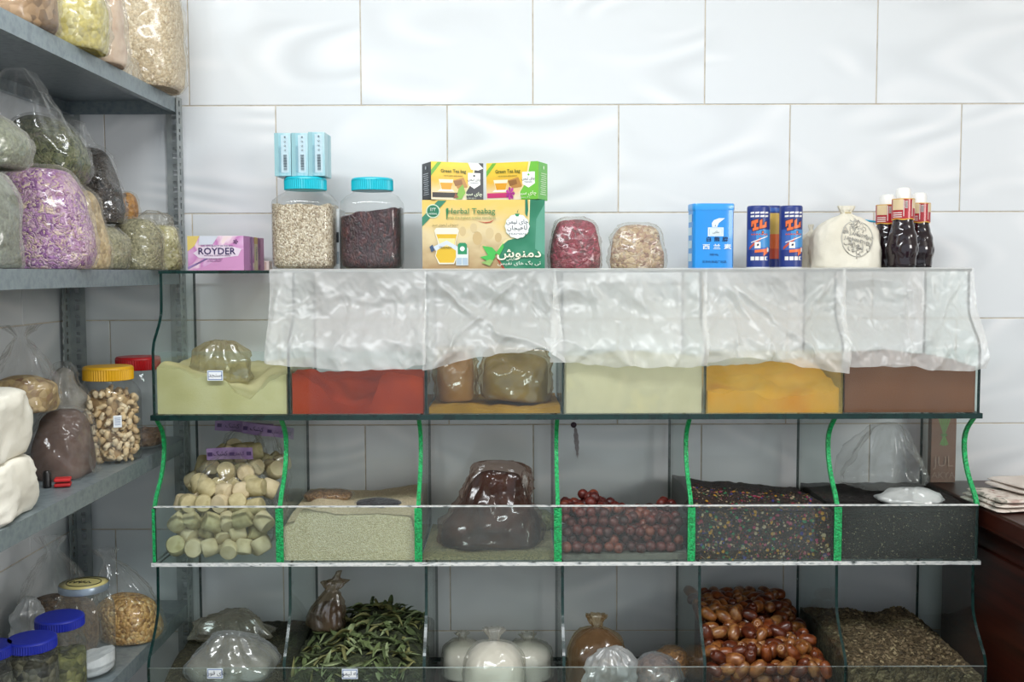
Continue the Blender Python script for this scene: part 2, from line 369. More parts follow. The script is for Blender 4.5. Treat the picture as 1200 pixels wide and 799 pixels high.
# ------------------------------------------------------------------ materials of the place
def tile_mat():
    m, n, l = newmat('wave_tile'); p = n['Principled BSDF']
    p.inputs['Roughness'].default_value = .09; p.inputs['IOR'].default_value = 1.5
    tc = n.new('ShaderNodeTexCoord'); oi = n.new('ShaderNodeObjectInfo')
    sp = n.new('ShaderNodeSeparateXYZ'); l.new(tc.outputs['Object'], sp.inputs[0])
    # long lazy waves: height bent by a slow sine and noise, then banded
    off = n.new('ShaderNodeMath'); off.operation = 'MULTIPLY'; l.new(oi.outputs['Random'], off.inputs[0]); off.inputs[1].default_value = 9
    cx = n.new('ShaderNodeCombineXYZ'); l.new(sp.outputs[0], cx.inputs[0]); l.new(sp.outputs[2], cx.inputs[1]); l.new(off.outputs[0], cx.inputs[2])
    mp = n.new('ShaderNodeMapping'); mp.inputs['Scale'].default_value = (2.2, 5.0, 1); mp.inputs['Rotation'].default_value = (0, 0, .25); l.new(cx.outputs[0], mp.inputs[0])
    n1 = n.new('ShaderNodeTexNoise'); n1.inputs['Scale'].default_value = 1.1; n1.inputs['Detail'].default_value = 0; l.new(mp.outputs[0], n1.inputs['Vector'])
    k = n.new('ShaderNodeMath'); k.operation = 'MULTIPLY'; l.new(n1.outputs['Fac'], k.inputs[0]); k.inputs[1].default_value = 46
    sn = n.new('ShaderNodeMath'); sn.operation = 'SINE'; l.new(k.outputs[0], sn.inputs[0])
    n2 = n.new('ShaderNodeTexNoise'); n2.inputs['Scale'].default_value = 1.6; n2.inputs['Detail'].default_value = 1; l.new(mp.outputs[0], n2.inputs['Vector'])
    mr = n.new('ShaderNodeMapRange'); l.new(n2.outputs['Fac'], mr.inputs['Value']); mr.inputs['From Min'].default_value = .42; mr.inputs['From Max'].default_value = .62
    mu = n.new('ShaderNodeMath'); mu.operation = 'MULTIPLY'; l.new(sn.outputs[0], mu.inputs[0]); l.new(mr.outputs[0], mu.inputs[1])
    m2 = n.new('ShaderNodeMath'); m2.operation = 'MULTIPLY_ADD'; l.new(mu.outputs[0], m2.inputs[0]); m2.inputs[1].default_value = .5; m2.inputs[2].default_value = .5
    r = ramp_node(n, [(0, '#d8dbdd'), (.5, '#e0e3e5'), (1, '#eaebec')]); l.new(m2.outputs[0], r.inputs[0]); l.new(r.outputs[0], p.inputs['Base Color'])
    b = n.new('ShaderNodeBump'); b.inputs['Strength'].default_value = .025; b.inputs['Distance'].default_value = .003
    l.new(m2.outputs[0], b.inputs['Height']); l.new(b.outputs[0], p.inputs['Normal'])
    return m
M_tile = tile_mat()
M_grout = noisy('grout', ['#b3a48e', '#d2c8b8', '#bfae96'], 30, .9, .3)
M_plaster = noisy('plaster', ['#d8d6d0', '#e2e0da'], 6, .9, .1)
M_floor = noisy('floor_stone', ['#77716a', '#8d867e', '#6b655f'], 9, .4, .1)
M_glass = glass('pane_glass', (.935, .976, .962), .012)
M_glassd = glass('pane_glass_dusty', (.932, .974, .96), .03, '#b9c2bd', 4)
M_edge = noisy('pane_edge', ['#041816', '#0b2f2b', '#06211f'], 30, .25, 0)
M_edge2 = noisy('worn_edge_tape', ['#20302e', '#c9cccb', '#e4e4e0', '#7a8785'], 55, .6, .2, stretch=(1, 1, 3))
M_green = cells('green_foil_tape', ['#06733a', '#0f9a52', '#1db968', '#0a8244'], 320, .35, .5)
M_steel = noisy('galvanised_steel', ['#747f84', '#7f8a8f', '#8b9699', '#78838a'], 60, .42, .05, 5, metal=.3)
M_steeld = noisy('painted_steel_post', ['#848b8d', '#979d9d', '#a5a9a6'], 30, .5, .08, metal=.15)
M_wood = noisy('dark_wood', ['#1a0a07', '#2e120c', '#3d1a11', '#220d08'], 7, .32, .06, 6, (1, .12, 6), 1.2)
M_white = plain('#f4f4f2', .4)
# ------------------------------------------------------------------ the room
XL = -1.05; ZT = 2.75; XR = 4.2; YF = -3.6
m = MB(); m.box(XL - .14, XR, .002, .14, 0, ZT); wall = struct(m.build('wall_back', M_grout))
m = MB(); m.box(XL - .14, XL - .002, YF, .002, 0, ZT); wl = struct(m.build('wall_left', M_grout))
m = MB(); m.box(XR, XR + .14, YF, .14, 0, ZT); struct(m.build('wall_right', M_plaster))
m = MB(); m.box(XL - .14, XR, YF, .14, -.12, 0); struct(m.build('floor', M_floor))
m = MB(); m.box(XL - .14, XR, YF, .14, ZT, ZT + .1); struct(m.build('ceiling', M_plaster))
TM = {}
def tile(parent, kind, a0, a1, z0, z1):
    g = .0013; w = a1 - a0 - 2 * g; h = z1 - z0 - 2 * g; k = (round(w, 4), round(h, 4))
    if k not in TM:
        b = MB(); b.cbox(-w / 2, w / 2, 0, .0019, -h / 2, h / 2, .0008); TM[k] = b.mesh('tile', M_tile)
    o = link('tile', TM[k], parent); zc = (z0 + z1) / 2; ac = (a0 + a1) / 2
    if kind == 'back': o.location = (ac, 0, zc)
    else: o.location = (XL, ac, zc); o.rotation_euler = (0, 0, math.pi / 2)
for k in range(-7, 6):
    z0 = ZC + .14 + .25 * k; z1 = z0 + .25
    z0 = max(z0, .001); z1 = min(z1, ZT)
    if z1 - z0 < .02: continue
    ev = k % 2 == 0              # row just above the z=.14 joint has its joints at -.15 + .4 n
    x = (-.15 if ev else .05) - 1.2
    while x < 2.2:
        a0, a1 = max(x, XL + .002), min(x + .4, XR)
        if a1 - a0 > .02: tile(wall, 'back', a0, a1, z0, z1)
        x += .4
    if z0 > .2:
        y = -.025 if ev else -.225
        a = [0] + [y - .4 * i for i in range(5)]
        for q in range(5): tile(wl, 'left', a[q + 1], a[q] - (.0 if q else .001), z0, z1)
# ------------------------------------------------------------------ glass display rack
TB = -.04
Z1t = ZC + .006
tiers = [
 dict(zl=at(600, 411, -.33).z, z0=at(600, 485, -.33).z, z1=Z1t - .006, yl=-.33, px=[180, 338.5, 499, 660, 826, 987, 1147], py=450,
      path=[(0, -.33), (.12, -.322), (.25, -.302), (.4, -.281), (.55, -.272), (1, -.27)]),
 dict(zl=at(600, 593, -.34).z, z0=at(600, 657, -.34).z, z1=0, yl=-.34, px=[181, 328, 490, 653, 809, 980, 1144], py=620,
      path=[(0, -.34), (.12, -.326), (.3, -.296), (.5, -.277), (.7, -.273), (.85, -.286), (1, -.318)]),
 dict(zl=at(600, 781, -.40).z, z0=at(600, 781, -.40).z - .115, z1=0, yl=-.40, px=[173, 332, 496, 660, 825, 990, 1154], py=785,
      path=[(0, -.40), (.1, -.392), (.25, -.366), (.4, -.345), (.55, -.334), (1, -.33)])]
tiers[1]['z1'] = tiers[0]['z0'] - .011; tiers[2]['z1'] = tiers[1]['z0'] - .009
for t in tiers: t['x'] = [at(p, t['py'], t['yl']).x for p in t['px']]
rack = thing('glass_display_rack', 'stepped three-tier glass display rack with curved dividers against the tiled wall', 'display rack')
XA, XB = tiers[0]['x'][0], tiers[0]['x'][-1]
def panel(x0, x1, y0, y1, z0, z1, edge=None, name='shelf_panel', mat=None):
    b = MB(); b.box(x0, x1, y0, y1, z0, z1, 0, {'front': 1, 'left': 1, 'right': 1, 'back': 1})
    return b.build(name, [mat or M_glass, edge or M_edge], rack)
panel(XA - .004, XB + .004, -.274, TB, Z1t - .006, Z1t, name='top_panel')
panel(XA - .006, XB + .006, -.338, TB, tiers[0]['z0'] - .011, tiers[0]['z0'], name='shelf_panel', mat=M_glassd)
panel(tiers[1]['x'][0] - .006, tiers[1]['x'][-1] + .006, -.35, TB, tiers[1]['z0'] - .008, tiers[1]['z0'], edge=M_edge2, mat=M_glassd)
panel(tiers[2]['x'][0] - .006, tiers[2]['x'][-1] + .006, -.41, TB, tiers[2]['z0'] - .01, tiers[2]['z0'])
b = MB(); b.box(tiers[2]['x'][0] + .03, tiers[2]['x'][-1] - .03, -.36, TB - .02, 0, tiers[2]['z0'] - .01); b.build('plinth', M_wood, rack)
M_dusty_y = glass('pane_glass_turmeric_dust', (.955, .98, .97), .16, '#e0c478', 14)
M_dusty_c = glass('pane_glass_flour_dust', (.955, .98, .97), .12, '#d9d8ba', 10)
panes = {}
for ti, t in enumerate(tiers):
    for k, x in enumerate(t['x']):
        poly = [(TB, t['z0']), (TB, t['z1'])]
        P = [(y, t['zl'] + (t['z1'] - t['zl']) * f) for f, y in t['path']]
        fine = []
        for q in range(len(P) - 1):
            for s_ in range(5):
                i0, i3 = max(0, q - 1), min(len(P) - 1, q + 2); u = s_ / 5
                fine.append(tuple(.5 * (2 * P[q][c] + (P[q + 1][c] - P[i0][c]) * u + (2 * P[i0][c] - 5 * P[q][c] + 4 * P[q + 1][c] - P[i3][c]) * u * u
                                        + (3 * P[q][c] - P[i0][c] - 3 * P[q + 1][c] + P[i3][c]) * u ** 3) for c in (0, 1)))
        fine.append(P[-1])
        poly += list(reversed(fine)) + [(t['yl'], t['z0'])]
        hw = .003
        b = MB(); b.prism_x(poly, x - hw, x + hw, 0, 1); dv = b.build('divider', [M_glass, M_edge], rack)
        if ti == 1:       # green foil tape along the curved edge and over the joint of the front panes
            b = MB(); fw = .0042 if k else .0034; R = []
            for (y, z) in fine: R.append([(x - fw, y - .0022, z), (x + fw, y - .0022, z), (x + fw, y + .006, z), (x - fw, y + .006, z)])
            b.rings(R)
            b.build('edge_tape', M_green, dv)
            if k < 6:
                w2 = .0078 if k else .003
                b = MB(); b.box(x - w2, x + w2, t['yl'] - .0085, t['yl'] - .0066, t['z0'] + .0005, t['zl'] - .002); b.build('joint_tape', M_green, dv)
    for k in range(6):
        a, c = t['x'][k] + .0004, t['x'][k + 1] - .0004
        mt = M_glassd if ti == 1 else M_glass
        if ti == 0 and k == 4: mt = M_dusty_y
        if ti == 0 and k == 3: mt = M_dusty_c
        b = MB(); b.box(a, c, t['yl'] - .006, t['yl'] - .0005, t['z0'], t['zl'], 0, {'top': 1, 'left': 2, 'right': 2})
        panes[ti, k] = b.build('front_pane', [mt, glass('pane_rim', (.8, .88, .86), .35, '#cfdad6') if k == 0 and ti == 0 else bpy.data.materials['pane_rim'], M_edge], rack)
        if ti == 1:
            b = MB(); b.box(a, c, t['yl'] - .0068, t['yl'] + .001, t['zl'], t['zl'] + .0022); b.build('rim_tape', M_edge2, panes[ti, k])
def price_label(ti, k, px, py, s):
    t = tiers[ti]; Y = t['yl'] - .0068; p = at(px, py, Y)
    b = MB(); w, h = .016, .0105
    b.box(-w, w, -.0006, 0, -h, h, 0); b.box(-w * .9, w * .9, -.0009, -.0006, -h * .82, h * .82, 1); b.box(-w * .82, w * .82, -.0012, -.0009, -h * .7, h * .7, 2)
    o = b.build('price_label', [plain('#dfe7ee'), plain('#3d63a0'), plain('#eef1f3')], panes[ti, k], loc=p)
    o['label'] = 'small white price label with a blue border'
    put_text(o, fa(s), .012, (0, -.0014, .001), plain('#28303c'))
b = MB(); n_ = 18      # syrup drip: a dark dot with a thin dried smear below it
b.lathe([(.007, 0), (.0062, .0006), (.002, .0011)], 16, mi=0)
sm_ = [(.0045 * math.sin(math.pi * (k / n_) ** .7) + .001 + .0008 * math.sin(k * 1.7), .004 + .006 * k / n_, -.006 - .075 * k / n_) for k in range(n_ + 1)]
b.add([(c - w, y, .0002) for w, c, y in sm_] + [(c + w, y, .0002) for w, c, y in sm_], [(k, k + n_ + 1, k + n_ + 2, k + 1) for k in range(n_)], 1)
b.v = [(x, -z, y) for x, y, z in b.v]
tag(b.build('syrup_stain', [plain('#3a2030', .5), noisy('dried_smear', ['#a8a3a4', '#8f8688', '#bdbabb'], 60, .5, 0)], None, True, loc=at(672, 498, -.0008)), 'dark purple drip stain on the tile above the red berries', 'stain')
price_label(0, 0, 252, 439, 'سنجد')
price_label(2, 0, 251, 788, 'چای قوری'); price_label(2, 1, 409, 789, 'به لیمو')
BIN = lambda ti, k, g=.006: (tiers[ti]['x'][k] + g, tiers[ti]['x'][k + 1] - g, tiers[ti]['yl'] + .003, TB - .004, tiers[ti]['z0'] + .001)
# ------------------------------------------------------------------ steel shelf unit along the left wall
unit = thing('steel_shelf_unit', 'galvanised slotted-angle steel shelf unit standing along the left wall', 'shelf unit')
SX0, SX1, SY0, SY1 = XL + .012, -.764, -1.12, -.012
def board(zt, h=.032):
    b = MB(); x0, x1, y0, y1 = SX0 + .004, SX1 - .003, SY0 + .004, SY1 - .004; e = .0018
    b.box(x0, x1, y0, y1, zt - e, zt)
    b.box(x1 - e, x1, y0, y1, zt - h, zt - e); b.box(x0, x0 + e, y0, y1, zt - h, zt - e)
    b.box(x0, x1, y0, y0 + e, zt - h, zt - e); b.box(x0, x1, y1 - e, y1, zt - h, zt - e)
    b.box(x1 - .014, x1 - e, y0 + e, y1 - e, zt - h, zt - h + e); b.box(x0 + e, x0 + .014, y0 + e, y1 - e, zt - h, zt - h + e)
    return b.build('shelf_board', M_steel, unit)
def atx(px, py, X):
    d = at(px, py, 0) - Vector((0, -L, ZC)); return Vector((0, -L, ZC)) + d * (X / d.x)
B1 = ZC + .400; B2 = ZC + .008; B3 = ZC - .384; B4 = ZC - .778; B5 = .12
for z in (B1, B2, B3, B4, B5): board(z)
def flange(mb, x0, y0, dx, dy, ztop, nx, ny, slots=True):
    """one slotted leg of the angle: from (x0,y0) along (dx,dy), thickness along (nx,ny)"""
    wd = [0, .34, .66, 1]; z = 0.02; e = .0018; tog = 0
    rows = []
    while z < ztop - .02:
        hh = .013 if tog else .007
        rows.append((z, z + hh)); z += .0195; tog ^= 1
    zz = 0
    def piece(a, b, za, zb):
        xs = [x0 + dx * a, x0 + dx * b]; ys = [y0 + dy * a, y0 + dy * b]
        xs = [min(xs + [xs[0] + nx * e]), max(xs + [xs[0] + nx * e])]; ys = [min(ys + [ys[0] + ny * e]), max(ys + [ys[0] + ny * e])]
        mb.box(xs[0], xs[1], ys[0], ys[1], za, zb)
    piece(0, .36, 0, ztop); piece(.64, 1, 0, ztop)
    for za, zb in rows:
        piece(.36, .64, zz, za); zz = zb
    piece(.36, .64, zz, ztop)
fw = .037
for cx, sx in ((SX1, -1), (SX0, 1)):
    for cy, sy in ((SY1, -1), (SY0, 1)):
        b = MB()
        flange(b, cx, cy, sx * fw, 0, B1 + .004, 0, sy); flange(b, cx, cy + sy * .0019, 0, sy * fw, B1 + .004, sx, 0)
        b.build('post', M_steeld, unit)
# ------------------------------------------------------------------ dark wooden counter on the right
ZCT = ZC - .49
ct = thing('wooden_counter', 'dark brown wooden counter beside the glass rack', 'counter', (.968, -.035, 0), (0, 0, math.radians(2.2)))
b = MB(); b.box(0, .75, -1.9, 0, ZCT - .045, ZCT); bevel(b.build('counter_top', M_wood, ct), .006, 3)
b = MB(); b.box(.035, .72, -1.85, -.03, .0, ZCT - .045); b.build('cabinet_body', M_wood, ct)
b = MB(); b.box(.028, .035, -1.8, -.08, .12, ZCT - .1); bevel(b.build('side_panel', M_wood, ct), .003)
# ------------------------------------------------------------------ goods on top of the rack
ZP = Z1t + .0008
def xat(px, Y): return at(px, 300, Y).x
def ring_lid(mb, r, z, h, seg=120, mi=0):
    mb.lathe([(r * .97, z), (r, z + .001), (r, z + h * .8)], seg, rib=.03, mi=mi, cap1=False); mb.lathe([(r, z + h * .8), (r * .985, z + h * .92), (r * .93, z + h)], seg, mi=mi, cap0=False)
M_jar = glass('jar_plastic', (.97, .975, .97), .03, '#e8eaea', 9, .8, .04)
M_jarg = glass('jar_glass', (.95, .965, .955), .05, '#d8dcd8', 9, .8, .04)
def jar(label, loc, r, h, rn, hl, lidmat, sq=2.0, yaw=0, body=None, group=None, name='storage_jar', lidlabel=None):
    """r: half width, rn: neck radius, hl: lid height"""
    t = thing(name, label, 'jar', loc, (0, 0, yaw), group); sh = h - hl; b = MB()
    b.lathe([(r * .84, 0), (r * .95, .003), (r * .985, .012), (r, .022), (r * .985, .03), (r * .99, .04), (r, h * .5), (r, sh - .034), (r * .97, sh - .024),
             (r * .86, sh - .012, 2.2), (rn * 1.0, sh - .004, 2.0), (rn * .97, sh, 2), (rn * .97, sh + hl * .6, 2)], 48, sq, cap1=False)
    smooth_angle(b.build('jar_body', body or M_jar, t), 60)
    b = MB(); ring_lid(b, rn * 1.06, sh, hl); l = b.build('lid', lidmat, t)
    if lidlabel: l['label'] = lidlabel
    return t
def fill(name, label, cat, loc, r, h, mat, sq=2.0, slope=(0, 0), seed=0, amp=.004, z0=.004):
    """loose goods inside a jar"""
    b = MB(); R = []; n = 48
    for k, (q, zz) in enumerate([(.84, 0), (.97, .006), (1, .02), (1, .4), (1, .7), (1, 1), (.8, 1), (.55, 1), (.3, 1), (.05, 1)]):
        ring = []
        for i in range(n):
            a = 2 * math.pi * i / n; c, s_ = math.cos(a), math.sin(a); e = (abs(c) ** sq + abs(s_) ** sq) ** (-1 / sq)
            x, y = r * q * e * c, r * q * e * s_
            z = zz if zz < .1 else zz * (h + slope[0] * x + slope[1] * y) + (amp * 1.6 * nz(x * 60, y * 60, 0, seed) if zz == 1 else 0)
            ring.append((x, y, z0 + z))
        R.append(ring)
    b.rings(R); o = b.build(name, mat, None, loc=loc); smooth_angle(o, 50); tag(o, label, cat, None, 'stuff'); return o
M_cyan = plain('#18b9cb', .35)
M_seed = cells('cumin_seed', ['#85725a', '#bfae94', '#e2d6c0', '#a08c70', '#d2c2a6', '#efe6d4'], 330, .6, .7, (1, 1, .8))
M_petald = cells('dark_dried_petals', ['#1d0a10', '#3a1620', '#2a0d16', '#4d1f24', '#16080e', '#5f2e2a'], 190, .4, .8, (1, 1, .6), .02)
Y = -.165
x1_ = xat(359.5, Y); jar('clear square jar of pale brown seeds with a cyan lid', (x1_, Y, ZP), sz(36, Y), sz(107, Y), sz(24.5, Y) / 1.06, sz(14.5, Y), M_cyan, 5, lidlabel='ribbed cyan screw lid')
fill('seeds', 'pale brown seeds filling the cyan-lidded jar under blue cartons', 'seeds', (x1_, Y, ZP), sz(35, Y), sz(72, Y), M_seed, 5, (0, 0), 1)
x2_ = xat(437.5, Y); jar('clear square jar of dark dried petals with a cyan lid', (x2_, Y, ZP), sz(35.2, Y), sz(106, Y), sz(24.3, Y) / 1.06, sz(14.5, Y), M_cyan, 5, lidlabel='ribbed cyan screw lid')
fill('dried_petals', 'dark maroon dried petals heaped inside the cyan-lidded jar', 'petals', (x2_, Y, ZP), sz(34.2, Y), sz(64, Y), M_petald, 5, (.16, 0), 2, .005)
# three pale blue cartons on the first lid
zl = ZP + sz(107, Y) + .0012
M_pblue = noisy('pale_blue_print', ['#79aebb', '#96c3cd', '#b7d6dc', '#88b8c4'], 14, .4, 0, 3, (3, 3, .6))
cw = sz(19.3, Y)
for k, lab in enumerate(('pale blue slim carton at the wall-joint end of the trio on the jar lid', 'pale blue slim carton in the middle of the trio on the jar lid', 'pale blue slim carton beside the open space on the jar lid')):
    px = (337, 356.7, 376.4)[k]; h = sz(49 if k < 2 else 50, Y); d = .07
    t = carton('slim_carton', lab, 'box', (xat(px, Y), Y + .005, zl), cw - .0008, d, h, (0, .0, -.03)[k], M_pblue, 'pale blue cartons on the jar lid')
    p = Print(cw - .0008, h)
    p.rect(.0, .26, 0, 1, '#8fb9c0'); p.rect(.4, .86, .08, .95, '#bcd3dc')
    for i in range(18): 
        v = .12 + i * .021; p.rect(.55, .76, v, v + (.013 if i % 3 else .007), '#4b565f')
    for i in range(4): p.disc(.66, .60 + i * .1, .02, '#5f6b75', 10); 
    for i in range(3): p.disc(.66, .60 + i * .1, .012, '#c6d8de', 10)
    for i in range(3): p.rect(.3 + i * .05, .32 + i * .05, .1, .7, '#7fa3b4')
    p.build('front_print', t, face_M('front', cw - .0008, d, h))
# pink ROYDER carton
Y0 = -.225; w = sz(66, Y0); d = .165; h = sz(40, Y0)
M_pink = noisy('pink_watercolour', ['#e6d8e2', '#d4a6cc', '#c07ab2', '#ead2dc', '#ecdfb4'], 9, .45, 0, 3, (1, 1, 1.3), 1.5)
t = carton('perfume_carton', 'pink watercolour carton lettered ROYDER beside the steel post', 'box', (xat(254, Y0), Y0 + d / 2, ZP), w, d, h, -.02, M_pink)
p = Print(w, h); p.poly([(0, 0), (.3, .1), (.62, .42), (1, .62), (1, 0)], '#c98fba'); p.poly([(0, .1), (.4, .36), (.55, .5), (.3, .34), (0, .02)], '#9a80b4')
p.poly([(.0, 1), (.22, 1), (.12, .7), (0, .55)], '#d9c170'); p.poly([(.1, .5), (.3, .72), (.7, .74), (.96, .62), (.9, .42), (.5, .34), (.2, .36)], '#e0d0de')
p.poly([(.22, 1), (.55, 1), (.45, .75), (.2, .74)], '#cfd3dd')
p.text('ROYDER', .52, .55, .27, '#322257', 1.05, bold=.012); p.text('THE NEW BEAUTY OF THE SKIN', .53, .71, .06, '#7a5a86', 1.1)
p.text('NATURAL COSMETIC SERIES', .53, .43, .05, '#7a4f7c', 1.2); p.text('SOFT WIPES PACK', .5, .33, .05, '#7a4f7c'); p.text('FLORAL EXTRACT', .48, .27, .05, '#7a4f7c')
for a in range(5):
    an = a * 1.2566; p.poly([(.86, .83), (.86 + .045 * math.cos(an - .3), .83 + .07 * math.sin(an - .3)), (.86 + .045 * math.cos(an + .3), .83 + .07 * math.sin(an + .3))], '#2c2347')
p.build('front_print', t, face_M('front', w, d, h))
p = Print(d, h); p.rect(0, .3, 0, 1, '#b779b3'); p.rect(.32, .42, 0, 1, '#9a62a0'); p.rect(.5, .68, 0, 1, '#d8cda6'); p.rect(.5, .68, .8, 1, '#cda94a'); p.rect(.72, .76, 0, 1, '#8c4f7c'); p.rect(.8, 1, 0, 1, '#c377a6')
for i in range(12): p.rect(.57, .62, .3 + i * .035, .32 + i * .035, '#5a5560')
p.build('side_print', t, face_M('right', w, d, h))
t = carton('small_carton', 'tiny cream carton standing behind the pink carton', 'box', (xat(314.5, -.1), -.1, ZP), .011, .03, .021, 0, plain('#e6d2cd'))
p = Print(.011, .021); p.rect(.1, .4, .1, .9, '#c9a5a0'); p.build('front_print', t, face_M('front', .011, .03, .021))
# thin white carton between the jars
t = carton('slim_white_carton', 'thin white carton standing between the two cyan-lidded jars', 'box', (xat(398.5, -.12), -.12, ZP), .013, .08, sz(70, -.12), 0, plain('#c9cfd2'))
p = Print(.013, sz(70, -.12)); p.rect(0, 1, 0, 1, '#d5dadc'); p.rect(.2, .9, .45, .62, '#23262c'); p.rect(.1, .9, .1, .3, '#9aa4ac'); p.rect(.1, .9, .7, .95, '#e6eaec'); p.build('front_print', t, face_M('front', .013, .08, sz(70, -.12)))
# big herbal tea carton
Y0 = -.235; w = sz(143, Y0); d = .15; h = sz(81, Y0)
def grad(name, c0, c1, c2, sc=1):
    m, n, l = newmat(name); p = n['Principled BSDF']; p.inputs['Roughness'].default_value = .35
    tc = n.new('ShaderNodeTexCoord'); sp = n.new('ShaderNodeSeparateXYZ'); l.new(tc.outputs['Generated'], sp.inputs[0])
    tn = n.new('ShaderNodeTexNoise'); tn.inputs['Scale'].default_value = 5; l.new(tc.outputs['Generated'], tn.inputs['Vector'])
    ma = n.new('ShaderNodeMath'); ma.operation = 'MULTIPLY_ADD'; l.new(tn.outputs['Fac'], ma.inputs[0]); ma.inputs[1].default_value = .5 * sc; ma.inputs[2].default_value = -.25 * sc
    ad = n.new('ShaderNodeMath'); l.new(sp.outputs[2], ad.inputs[0]); l.new(ma.outputs[0], ad.inputs[1])
    r = ramp_node(n, [(.05, c0), (.5, c1), (.95, c2)]); l.new(ad.outputs[0], r.inputs[0]); l.new(r.outputs[0], p.inputs['Base Color'])
    return m
M_teabg = grad('herbal_print_ground', '#a88a62', '#d9c79c', '#e3c268', 1.3)
M_dgreen = noisy('herbal_print_green', ['#1f6a4d', '#2b7a5b', '#4e9176'], 12, .35, 0, 2)
t = carton('tea_carton', 'large green and cream carton lettered Herbal Teabag', 'box', (xat(567, Y0), Y0 + d / 2, ZP), w, d, h, 0, plain('#2c7659', .4))
p = Print(w, h); p.rect(0, 1, 0, 1, M_teabg)
arc = lambda u0, v0, r, a0, a1, n=14: [(u0 + r * .57 * math.cos(math.radians(a0 + (a1 - a0) * i / n)), v0 + r * math.sin(math.radians(a0 + (a1 - a0) * i / n))) for i in range(n + 1)]
for i, (u, v, r) in enumerate(((.33, .55, .05), (.45, .45, .07), (.55, .52, .06), (.5, .3, .05), (.62, .46, .05), (.42, .6, .05))): p.disc(u, v, r, ('#ccb586', '#c4aa7a', '#d0bb8e')[i % 3], 12, 1.4)
p.poly([(.87, 1), (1, 1), (1, 0), (.66, 0), (.62, .12), (.605, .24), (.63, .34), (.68, .43), (.76, .47), (.84, .52), (.86, .7)], '#e2d29a')
p.poly([(.88, 1), (1, 1), (1, 0), (.67, 0), (.635, .12), (.62, .24), (.645, .34), (.70, .42), (.78, .46), (.86, .51), (.875, .7)], M_dgreen)
p.poly([(.66, 0), (.68, 0), (.635, .12), (.60, .2), (.61, .14)], '#a5442d')
p.poly([(.84, 1), (.86, 1), (.865, .85), (.855, .75), (.84, .8)], M_dgreen)
p.poly([(.93, .72), (1, .95), (1, .2), (.92, .3)], '#5b9a83')
p.poly([(0, .62), (0, .72), (.2, 1), (.27, 1)] and [(0, .62), (.2, .99), (.13, .99), (0, .75)], '#3b8064')
p.disc(.09, .84, .1, '#c9d9c0', 24); p.disc(.09, .84, .085, '#2d7758', 24); p.text('۱۲۴', .09, .86, .07, '#dfeadd'); p.text('HERBAL', .09, .8, .035, '#dfeadd')
p.text('Herbal Teabag', .40, .835, .115, '#3f7f4f', 1.02, bold=.006); p.text('with the highest quality standards', .405, .745, .052, '#8d9a63', .98)
p.poly([(.2, .72), (.205, .72), (.215, .86), (.205, .89), (.195, .86)], '#2f8350')
p.poly([(.44, .70), (.52, .665), (.56, .675), (.59, .72), (.555, .69), (.51, .68)], '#b5523c')
p.poly([(.10, .56), (.30, .56), (.285, .60), (.115, .60)], '#e6dfcd'); p.poly([(.10, .56), (.30, .56), (.27, .38), (.285, .2), (.26, .08), (.135, .08), (.105, .2), (.13, .38)], '#ece5cf')
p.poly([(.115, .51), (.285, .51), (.265, .38), (.28, .2), (.255, .1), (.14, .1), (.11, .2), (.14, .38)], '#d9b233'); p.poly([(.13, .45), (.27, .45), (.262, .38), (.265, .33), (.135, .33), (.14, .38)], '#ead897')
p.poly([(.09, .33), (.2, .42), (.3, .32), (.28, .27), (.2, .36), (.11, .27)], '#cdd6e0'); p.poly([(.06, .33), (.085, .36), (.1, .28), (.075, .25)], '#3c5473')
p.text('TEAMAN', .19, .315, .045, '#5d6a4a'); p.text(fa('دمنوش لیموی سبز'), .19, .645, .05, '#7d6c42')
p.poly([(.275, .06), (.375, .06), (.375, .3), (.35, .36), (.30, .36), (.275, .3)], '#d6dbd6'); p.poly([(.29, .22), (.365, .22), (.365, .36), (.35, .385), (.305, .385), (.29, .36)], '#2b8a5e')
p.disc(.327, .3, .035, '#dff0e4', 14); p.rect(.28, .322, .07, .17, '#a9bac8'); p.rect(.328, .37, .07, .17, '#a9bac8')
for tip, a, bb in (((.49, .34), (.61, .24), (.56, .14)), ((.47, .18), (.6, .19), (.56, .1)), ((.66, .38), (.63, .2), (.6, .24)), ((.48, .1), (.58, .13), (.55, .05))): p.poly([tip, ((tip[0] + a[0]) / 2 + .02, (tip[1] + a[1]) / 2 + .03), a, bb], '#46b24f' if tip[1] > .15 else '#8aae62')
p.disc(.775, .62, .175, '#cfdcd2', 40, 1.0, .035, 12); p.disc(.775, .62, .165, '#f3f4ef', 40, 1.0, .035, 12)
p.poly([(.755, .80), (.795, .80), (.785, .76), (.765, .76)], '#2f8a5c'); p.poly([(.772, .82), (.785, .87), (.779, .815)], '#2f6f4c')
p.text(fa('چای تیمن'), .775, .685, .085, '#4b5563', .95, bold=.01); p.text(fa('لاهیجان'), .775, .595, .085, '#343d4b', 1.1, bold=.01); p.text('TEAMAN', .775, .51, .042, '#6b7480', 1.5)
p.text(fa('دمنوش'), .79, .23, .17, '#f0ead2', 1.25, bold=.015); p.text(fa('گیاهی'), .72, .15, .05, '#e6e4d4'); p.text(fa('تی بگ های نفیس'), .79, .09, .07, '#dfe6d8', 1.25)
p.build('front_print', t, face_M('front', w, d, h))
zb = ZP + h + .001
